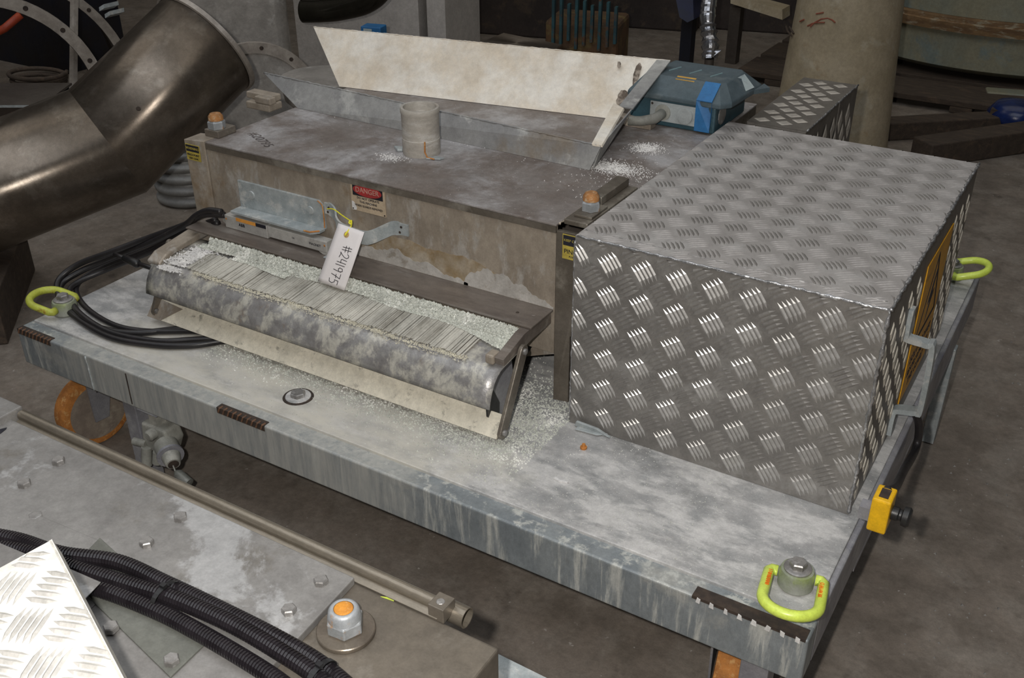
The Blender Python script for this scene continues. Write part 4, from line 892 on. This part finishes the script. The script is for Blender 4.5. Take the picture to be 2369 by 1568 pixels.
#@@BACKGROUND
# ================================================================ background, left
du = thing('elbow_duct', 'large brown-grey stainless elbow duct leaning at the left, mouth to upper right', 'duct', at(250, 330, t=3.1))
q0, q1, q2 = at(-330, 560, t=2.95), at(250, 328, t=2.98), at(478, 100, t=3.12)
rd_ = .172
k = MB()
ax1 = (q1 - q0).normalized(); ax2 = (q2 - q1).normalized(); bis = (ax1 + ax2).normalized()
def ringpts(c, nrm_, axd, n=64):
    u0 = axd.orthogonal().normalized(); v0_ = axd.cross(u0); out = []
    for i in range(n):
        a = 2 * math.pi * i / n; p_ = c + (u0 * math.cos(a) + v0_ * math.sin(a)) * rd_
        out.append(p_ + axd * ((c - p_).dot(nrm_) / axd.dot(nrm_)))
    return out
def seg_(a, na, b, nb, axd, name, inner=True):
    A_, B_ = ringpts(a, na, axd), ringpts(b, nb, axd); n = len(A_)
    o = MB().add(A_ + B_, [(i, (i + 1) % n, n + (i + 1) % n, n + i) for i in range(n)]).build(name, ductm, du, smooth=True, at=a)
    rq = axd.to_track_quat('Z', 'Y'); o.data.transform(rq.to_matrix().to_4x4().inverted()); o.rotation_mode = 'QUATERNION'; o.rotation_quaternion = rq
    s_ = o.modifiers.new('t', 'SOLIDIFY'); s_.thickness = .004; s_.offset = -1; return o
seg_(q0, ax1, q1, bis, ax1, 'duct_section'); seg_(q1, bis, q2, ax2, ax2, 'duct_section')
k = MB(); k.lathe([(rd_ + .001, -.012), (rd_ + .008, -.010), (rd_ + .008, .004), (rd_ - .006, .004), (rd_ - .006, -.012)], q2, ax2, 64, caps=False); k.build('mouth_flange', flangem, du, smooth=True, auto=30)
MB().lathe([(rd_ - .007, -.12), (.0005, -.121)], q2, ax2, 48, caps=False).build('inner_plate', ductdark, du)
MB().lathe([(.006, -.002), (.0055, .004)], q1 + ax2 * .03 + (CAM_LOC - q1).normalized() * 0 + (at(321, 250, t=2.80) - (q1 + ax2 * .03)) * .98, (CAM_LOC - q1).normalized(), 12).build('hole', darkslot, du)
cr = thing('timber_block', 'dark timber blocks propping the big elbow duct off the floor', 'timber', (q1.x - .55, q1.y - .2, FLOOR))
m0 = q0.lerp(q1, .45)
MB().obox((m0.x, m0.y, (m0.z - rd_ * 1.22 + FLOOR) / 2), ax1.cross(Z), Z.cross(ax1.cross(Z)), Z, .5, .12, m0.z - rd_ * 1.22 - FLOOR - .002).build('block', wood, cr, bevel=.004)

dr_ = thing('ribbed_drum', 'grey ribbed drum standing on the floor between the elbow duct and the housing', 'drum', (0, 0, FLOOR))
base = at(408, 478, z=FLOOR); base = base + V((-.02, .10, 0)); dr_.location = base; ORG[dr_.name] = base.copy()
prof_ = [(.115, 0)]
for i in range(8):
    z_ = i * .045; prof_ += [(.118, z_ + .004), (.128, z_ + .010), (.130, z_ + .020), (.128, z_ + .028), (.118, z_ + .034), (.114, z_ + .045)]
k = MB(); k.lathe(prof_, base, Z, 48); k.build('shell', drumm, dr_, smooth=True, auto=60)
MB().box((base.x - .155, base.y - .03, FLOOR + .001), (base.x - .135, base.y + .01, FLOOR + .2)).build('post', galvrail, dr_)

# big flanged ring sections
def ring_thing(label, c, axd, ro, ri, depth, m, barrel=None, nb=18, cat='flange ring', r2=None):
    t = thing('flanged_ring', label, cat, c)
    axd = V(axd).normalized(); k = MB(); k.lathe([(ri, 0), (ro, 0), (ro, .02), (ri, .02), (ri, 0)], c, axd, 72, caps=False); fl_ = k.build('flange', m, t, smooth=True, auto=30)
    u0 = axd.orthogonal().normalized(); v0_ = axd.cross(u0)
    for i in range(nb):
        a = 2 * math.pi * i / nb; p_ = c + (u0 * math.cos(a) + v0_ * math.sin(a)) * (ri + ro) / 2
        MB().lathe([(.010, 0), (.009, .0015)], p_ - axd * .0002, -axd, 10).build('bolt_hole', darkslot, fl_)
    if barrel:
        k = MB(); k.lathe([(ri + .002, .005), (r2 or ri + .002, depth)], c, axd, 64, caps=False); b_ = k.build('barrel', barrel, t, smooth=True); s_ = b_.modifiers.new('t', 'SOLIDIFY'); s_.thickness = .004
    return t
lab_clip = galvlight
vdir = (at(-20, 255, t=5) - CAM_LOC).normalized()
c1 = at(-22, 258, t=4.05); a1_ = V((vdir.x, vdir.y, 0)).normalized()
ring_thing('brown-grey flanged ring standing upright at the upper left frame edge', c1, a1_, .455, .408, .10, flangem, ductdark)
c2 = at(20, 232, t=4.7)
ring2 = ring_thing('second upright flange behind the first, with two clips on its rim', c2, a1_, .575, .535, .5, flangem, ductdark)
for (px, py) in ((252, 14), (265, 30)):
    MB().obox(at(px, py, t=4.62), V((.8, .5, .5)), V((-.3, .3, .8)), V((0, 1, 0)), .028, .018, .08).build('clip', lab_clip, ring2)
po = thing('steel_post', 'thin grey upright steel post behind the first flanged ring', 'post', at(172, 250, t=4.2))
pa_, pb = at(173, -120, t=4.2), at(169, 245, t=4.2); pc = pa_ + (pb - pa_) * ((pa_.z - FLOOR - .004) / (pa_.z - pb.z))
MB().obox((pa_ + pc) / 2, pc - pa_, X, Y, (pc - pa_).length, .026, .02).build('post', flangem, po)
rp_ = thing('red_pipe', 'orange-red pipe slanting inside the first flanged ring', 'pipe', at(20, 50, t=4.6))
MB().tube([at(-60, 100, t=4.5), at(10, 66, t=4.5), at(48, 34, t=4.5)], .017, 14).build('pipe', redpipe, rp_, smooth=True)
hc = thing('hose_coil', 'rusty brown coil of hose lying inside the ring opening', 'coil', at(90, 205, t=4.4))
cc = at(95, 205, t=4.5); k = MB()
k.tube([cc + V((math.cos(a * .3) * (.10 + a * .0008), math.sin(a * .3) * .10, a * .0012)) for a in range(0, 66)], .010, 8); k.build('hose', wood, hc, smooth=True)
MB().obox((cc.x, cc.y, (cc.z - .012 + FLOOR) / 2), X, Y, Z, .34, .30, cc.z - .012 - FLOOR - .002).build('crate', navy, hc)
shl = thing('steel_sheet', 'flat steel sheet edge gleaming below the ring opening at the left', 'sheet', at(30, 244, t=3.7))
e0, e1 = at(-150, 244, t=3.75), at(96, 243, t=3.75)
MB().slab([e0, e1, e1 + V((-.15, .25, 0)), e0 + V((-.15, .25, 0))], (0, 0, -.008)).build('sheet', ductdark, shl)
MB().slab([e0 - V((0, .002, 0)), e1 - V((0, .002, 0)), e1, e0], (0, 0, -.0085)).build('edge_gleam', galvlight, shl)  # gleam along the sheet edge drawn as a paler strip
MB().slab([e0.lerp(e1, .2) + V((-.02, .05, -.009)), e0.lerp(e1, .9) + V((-.02, .05, -.009)), V((*(e0.lerp(e1, .9) + V((-.02, .05, 0))).xy, FLOOR + .001)), V((*(e0.lerp(e1, .2) + V((-.02, .05, 0))).xy, FLOOR + .001))], (0, .02, 0)).build('support', ductdark, shl)
bb = thing('blue_crate', 'dark blue crate in the gloom behind the flanged ring', 'crate', at(110, 60, t=5.4))
MB().obox(at(120, 40, t=5.6), X, Y, Z, .62, .4, 1.2).build('crate_body', navy, bb)
MB().box((at(120, 40, t=5.6).x - .2, at(120, 40, t=5.6).y - .15, FLOOR + .001), (at(120, 40, t=5.6).x + .2, at(120, 40, t=5.6).y + .15, at(120, 40, t=5.6).z - .61)).build('stand', navy, bb)

# duct housing in the upper middle-left
dh = thing('duct_housing', 'grey sheet-steel duct housing with rounded edge and ring flange, upper left of centre', 'housing', at(560, 120, t=3.9))
hc_ = at(555, 100, t=4.1); vd = V((hc_.x - CAM_LOC.x, hc_.y - CAM_LOC.y, 0)).normalized(); vr = V((vd.y, -vd.x, 0))
xr = (at(678, 100, t=4.0) - hc_).dot(vr); xl = (at(395, 100, t=4.0) - hc_).dot(vr)
k = MB(); pr_ = [V((hc_.x, hc_.y, 0)) + vr * xl, V((hc_.x, hc_.y, 0)) + vr * (xr - .05)]
for a in range(0, 91, 15): pr_.append(V((hc_.x, hc_.y, 0)) + vr * (xr - .05 + .05 * math.sin(R(a))) + vd * (.05 - .05 * math.cos(R(a))))
pr_ += [V((hc_.x, hc_.y, 0)) + vr * xr + vd * .5, V((hc_.x, hc_.y, 0)) + vr * xl + vd * .5]
k.slab([V((p_.x, p_.y, FLOOR + .001)) for p_ in pr_], (0, 0, 2.4)); k.build('shell', housem, dh, smooth=True, auto=35)
fc = at(597, 243, t=3.98); k = MB(); k.lathe([(.205, 0), (.245, 0), (.245, .018), (.205, .018), (.205, 0)], fc - vd * .02, vd, 64, caps=False); rf = k.build('ring_flange', flangem, dh, smooth=True, auto=30)
MB().lathe([(.204, .008), (.0005, .0085)], fc - vd * .02, vd, 48, caps=False).build('blank_plate', housem, dh)
for a in range(20, 170, 30): 
    p_ = fc - vd * .0205 + (vr * math.cos(R(a)) + Z * math.sin(R(a))) * .225; MB().lathe([(.008, 0), (.007, .0015)], p_, -vd, 10).build('bolt_hole', darkslot, rf)
for px, wd_, m_ in ((525, .016, coppery), (550, .012, flangem), (507, .004, darkslot)):
    b0 = hc_ + vr * ((at(px, 50, t=4.05) - hc_).dot(vr)); MB().obox((b0.x, b0.y, 1.05) - vd * .008 if False else V((b0.x, b0.y, 1.0)) - vd * .008, vr, vd, Z, wd_ * 2, .014, 1.25).build('seam_strip', m_, dh)
for i in range(6):
    b0 = hc_ + vr * ((at(505, 50, t=4.05) - hc_).dot(vr)); MB().lathe([(.010, 0), (.008, .005)], V((b0.x, b0.y, .55 + i * .11)) - vd * .001, -vd, 10).build('rivet', flangem, dh)
bp_ = thing('black_pipe', 'glossy black bent pipe crossing the top of the frame beside the duct housing', 'pipe', at(790, 20, t=4.3))
MB().tube(smooth_path([at(700, 26, t=4.3), at(745, 25, t=4.28), (at(790, 20, t=4.25)), at(850, 3, t=4.2), at(885, -35, t=4.15), at(890, -120, t=4.1)], 8), .047, 24).build('pipe', blackpipe, bp_, smooth=True)

gc = thing('grey_cabinet', 'plain dull grey cabinet behind the feed chute', 'cabinet', at(850, 100, t=5.2))
g0 = at(690, 120, t=5.2); g1 = at(972, 120, t=5.0); gd = V((g1.x - g0.x, g1.y - g0.y, 0)); gl = gd.length; gd.normalize(); gn = V((-gd.y, gd.x, 0))
gm = V(((g0.x + g1.x) / 2, (g0.y + g1.y) / 2, 0))
MB().obox(V((gm.x, gm.y, (1.9 + FLOOR) / 2)) + gn * .25, gd, gn, Z, gl, .5, 1.9 - FLOOR - .002).build('cabinet_body', cabm, gc, bevel=.003)
e_ = at(1010, 120, t=4.98); MB().obox(V((e_.x, e_.y, (1.9 + FLOOR) / 2)) + gn * .26, gd, gn, Z, .095, .5, 1.9 - FLOOR - .002).build('side_post', cabm, gc, bevel=.003)
bt = thing('blue_tub', 'small bright blue tub with a pale label, just above the chute back edge', 'tub', at(865, 66, t=4.0))
b_ = at(865, 72, t=4.0); MB().obox(b_, gd, gn, Z, .085, .06, .045).build('tub_body', blue, bt, bevel=.004)
MB().obox(b_ - gn * .031 + gd * -.012, gd, gn, Z, .035, .001, .03).build('label', whitelab, bt)
MB().obox((b_.x, b_.y, (b_.z - .023 + FLOOR) / 2), gd, gn, Z, .06, .05, b_.z - .023 - FLOOR - .002).build('stand', ductdark, bt)
tp_ = thing('steel_plate', 'dull brown steel plate lying tilted behind the chute', 'plate', at(1200, 100, t=3.6))
a_, b2, c2_, d2 = at(1095, 105, t=3.5), at(1165, 76, t=3.9), at(1300, 103, t=3.8), at(1270, 118, t=3.5)
MB().slab([a_, b2, c2_, d2], (0, 0, -.006)).build('plate', ductm, tp_)
cm = (a_ + b2 + c2_ + d2) / 4; MB().obox((cm.x, cm.y, (cm.z - .03 + FLOOR) / 2), gd, gn, Z, .1, .1, cm.z - .03 - FLOOR - .002).build('stand', ductdark, tp_)
lo = thing('pipe_flange', 'pale curved duct shoulder beside the left end of the chute', 'duct', at(745, 190, t=3.4))
MB().lathe([(.10, 0), (.13, .03), (.14, .10)], at(752, 245, t=3.45) , Z, 40).build('shoulder', housem, lo, smooth=True, auto=60)
lp_ = at(752, 245, t=3.45); MB().lathe([(.09, 0), (.09, lp_.z - FLOOR - .002)], (lp_.x, lp_.y, FLOOR + .001), Z, 24).build('pedestal', ductdark, lo, smooth=True, auto=40)

# rusty motor with teal fins
mo = thing('rusty_motor', 'rusty brown motor with teal cooling fins in the dark behind the chute', 'motor', at(1370, 60, t=5.2))
mc = at(1360, 60, t=5.3)
MB().obox((mc.x, mc.y, mc.z - .12), gd, gn, Z, .38, .3, .34).build('casing', pumpm, mo, bevel=.02)
for i in range(9):
    MB().obox(V((mc.x, mc.y, mc.z + .05)) + gd * (-.14 + i * .04) - gn * .16, gd, gn, Z, .014, .03, .26 - (i % 3) * .04).build('fin', teal, mo)
k = MB(); k.lathe([(.09, 0), (.09, .05), (.12, .06), (.12, .08)], V((mc.x, mc.y, mc.z - .2)) - gn * .16 + gd * .02, -gn, 24); k.build('end_bell', pumpm, mo, smooth=True, auto=30)
MB().obox((mc.x, mc.y, (mc.z - .29 + FLOOR) / 2), gd, gn, Z, .5, .4, mc.z - .29 - FLOOR - .002).build('plinth', pumpm, mo)
nv = thing('navy_hopper', 'dark navy tapered hopper leg left of the foil-wrapped pipe', 'hopper', at(1580, 20, t=5.2))
MB().slab([at(1556, -40, t=5.2), at(1572, 40, t=5.2), at(1590, 52, t=5.2), at(1605, 45, t=5.2), at(1602, -40, t=5.2)], (0, .2, 0)).build('hopper_leg', mat('navy_bright', (.008, .014, .06), (.01, .014, .04), s=9, rough=.4), nv)
n0 = at(1590, 45, t=5.3); MB().box((n0.x - .03, n0.y, FLOOR + .001), (n0.x + .03, n0.y + .06, n0.z)).build('leg', navy, nv)
fp_ = thing('foil_wrapped_pipe', 'crinkled silver foil-wrapped pipe hanging down behind the enclosure', 'pipe', at(1642, 60, t=4.4))
pts = []; rad = []; random.seed(5)
for i in range(40):
    f = i / 39; p_ = at(1640 + 3 * math.sin(f * 9), -60 + f * 196, t=4.4); pts.append(p_); rad.append(.0335 * (1 + .13 * math.sin(i * 1.9 + math.sin(i)) * (i > 20)) * (1 + random.uniform(-.05, .05)))
MB().tube(pts, .034, 18, radii=rad).build('foil', foil, fp_)
MB().slab([at(1655, 118, t=4.37), at(1668, 117, t=4.37), at(1645, 134, t=4.37), at(1632, 134, t=4.37)], (.0, .004, .004)).build('foil_fold', foil, fp_)
fb = pts[-1]; MB().tube([fb, (fb.x, fb.y, FLOOR + .001)], .02, 12).build('inner_pipe', ductdark, fp_, smooth=True, auto=40)
bm = thing('painted_beam', 'dim cream painted beam at the top of the frame left of the cone leg', 'beam', at(1745, 20, t=5.4))
MB().slab([at(1690, -10, t=5.4), at(1810, 22, t=5.2), at(1810, 46, t=5.2), at(1690, 8, t=5.4)], (0, .12, 0)).build('beam', conem, bm)
bq = at(1700, 5, t=5.4); MB().box((bq.x - .03, bq.y + .02, FLOOR + .001), (bq.x + .03, bq.y + .08, bq.z - .03)).build('beam_post', ductdark, bm)

dm = thing('dark_backdrop', 'dark brown boxes added to deepen the gloom behind the chute and enclosure', 'machine', at(1400, 100, t=6.2))
for (px, t_, w_, h_, dp) in ((1180, 6.4, .95, 1.5, .5), (1440, 6.6, 1.0, 1.3, .5), (1700, 6.5, .9, 1.6, .5)):  # dark masses added to deepen the gloom here
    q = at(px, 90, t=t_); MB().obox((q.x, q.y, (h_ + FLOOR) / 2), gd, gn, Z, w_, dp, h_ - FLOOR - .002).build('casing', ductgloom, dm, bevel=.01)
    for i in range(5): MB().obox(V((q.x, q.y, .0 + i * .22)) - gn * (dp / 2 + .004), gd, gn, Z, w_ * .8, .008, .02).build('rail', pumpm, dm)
# cone-shaped leg
cn = thing('conical_leg', 'cream painted conical leg with red chalk marks, left of the tank', 'leg', at(1885, 380, z=FLOOR))
cb_ = at(1879, 400, z=FLOOR) + V((0, .18, 0)); cn.location = cb_; ORG[cn.name] = cb_.copy()
k = MB(); k.lathe([(.262, .001), (.262, .02), (.236, .03), (.222, .25), (.200, .60), (.168, 1.2), (.14, 1.9)], cb_, Z, 56); cone = k.build('cone', conem, cn, smooth=True, auto=50)
def onc(px, py):
    # nearest hit on the cone seen from the front
    lo_, hi = 3.0, 4.6
    for _ in range(200):
        t = lo_ + (hi - lo_) * _ / 200; p_ = at(px, py, t=t); h_ = p_.z - cb_.z; r_ = .222 + (.14 - .222) * (h_ - .25) / 1.65
        if (p_.xy - cb_.xy).length < r_ + .001: return p_ - ray(px, py).normalized() * .001
    return at(px, py, t=4)
k = MB()
for path in (((1874, 62), (1885, 52), (1900, 44), (1915, 42), (1925, 46), (1932, 52)), ((1868, 60), (1880, 54), (1893, 52), (1908, 52)), ((1860, 45), (1850, 50)), ((1888, 32), (1905, 29))):
    k.tube([onc(*q) for q in path], .0028, 6)
k.build('red_chalk_marks', redmark, cone)
k = MB()
for path in (((1818, 60), (1822, 72), (1832, 84)), ((1826, 62), (1836, 78))): k.tube([onc(*q) for q in path], .004, 6)
k.build('rust_marks', wood, cone)
# tank
tk = thing('storage_tank', 'big greenish-cream round tank with rusty rim band at the upper right', 'tank', at(2330, 300, t=5.6))
tcp = at(2325, 120, t=5.75); tc_ = V((tcp.x, tcp.y, 0)); TR = .95
zb = max(at(2250, 216, t=4.85).z, FLOOR + .10); zr = at(2250, 78, t=4.85).z
k = MB(); k.lathe([(TR * .75, zb - .016), (TR * .95, zb - .008), (TR, zb + .02), (TR, zr - .02)], tc_, Z, 96); k.build('lower_shell', tankm, tk, smooth=True, auto=40)
k = MB(); k.lathe([(TR + .002, zr - .02), (TR + .035, zr - .018), (TR + .04, zr + .025), (TR + .03, zr + .03), (TR + .03, zr + .045), (TR + .003, zr + .05)], tc_, Z, 96); k.build('rim_band', tankrust, tk, smooth=True, auto=25)
k = MB(); k.lathe([(TR, zr + .051), (TR, zr + .7), (TR * .9, zr + .75)], tc_, Z, 96); k.build('upper_shell', tankm, tk, smooth=True, auto=40)
k = MB(); k.lathe([(TR * .70, FLOOR + .061), (TR * .72, zb - .015)], tc_, Z, 64); k.build('skirt', wood, tk, smooth=True, auto=40)
q = at(2335, 225, t=4.9); MB().obox(q, gd, gn, Z, .22, .1, .06).build('outlet', tankm, tk, bevel=.01)
pa = thing('timber_pallet', 'dirty timber pallet under the round tank', 'pallet', (tc_.x, tc_.y, FLOOR))
for i in range(6):
    y_ = tc_.y - 1.30 + i * .36
    MB().box((tc_.x - 1.1, y_, FLOOR + .032), (tc_.x + 1.3, y_ + .30, FLOOR + .060)).build('plank', wood, pa, bevel=.004)
for x_ in (-.9, 0, 1.05): MB().box((tc_.x + x_ - .05, tc_.y - 1.30, FLOOR + .001), (tc_.x + x_ + .05, tc_.y + .8, FLOOR + .0315)).build('bearer', wood, pa, bevel=.004)
tim = thing('timber_beam', 'dark timber beam lying on the floor behind the big guard box', 'timber', at(2250, 330, z=FLOOR))
a_, b_ = at(2130, 352, z=FLOOR + .05), at(2480, 300, z=FLOOR + .05); d_ = (b_ - a_)
MB().obox((a_ + b_) / 2, d_, Z.cross(d_), Z, d_.length, .12, .098).build('beam', wood, tim, bevel=.006)
tim2 = thing('timber_beam', 'second dark timber beam beyond the first, under the blue scrap', 'timber', at(2250, 280, z=FLOOR))
a_, b_ = at(2010, 325, z=FLOOR + .04), at(2360, 305, z=FLOOR + .04); d_ = (b_ - a_)
MB().obox((a_ + b_) / 2 + V((0, .18, 0)), d_, Z.cross(d_), Z, d_.length, .10, .078).build('beam', wood, tim2, bevel=.006)
bs = thing('blue_scrap', 'dark blue bag lying by the right frame edge beyond the timbers', 'bag', at(2350, 250, z=FLOOR))
q = at(2352, 262, t=4.55)
k = MB(); k.lathe([(.02, -.055), (.10, -.05), (.125, 0), (.09, .045), (.02, .06)], q, Z, 14); o_ = k.build('bag', mat('navy_sheen', (.012, .03, .14), (.01, .02, .08), s=9, rough=.25), bs, smooth=True)
MB().box((q.x - .1, q.y - .08, FLOOR + .101), (q.x + .1, q.y + .08, q.z - .056)).build('block', wood, bs)
# small grit and scraps on the floor
fr_ = thing('floor_grit', 'scattered grit and small pale chips on the concrete floor', 'grit', (2.1, .8, FLOOR))
def fg_():
    return V((random.uniform(1.86, 2.9), random.uniform(-.3, 2.6), FLOOR + .0005)), Z
grains(900, fg_, .0032, 'pale_chips', mat('pale_chip', (.27, .26, .24), (.2, .19, .18), s=50, rough=.8, bump=0), fr_)
def fg2(): return V((random.uniform(-.6, 1.9), random.uniform(-.6, -.05), FLOOR + .0005)), Z
grains(260, fg2, .0028, 'dark_chips', darkslot, fr_)
fr_['kind'] = 'stuff'
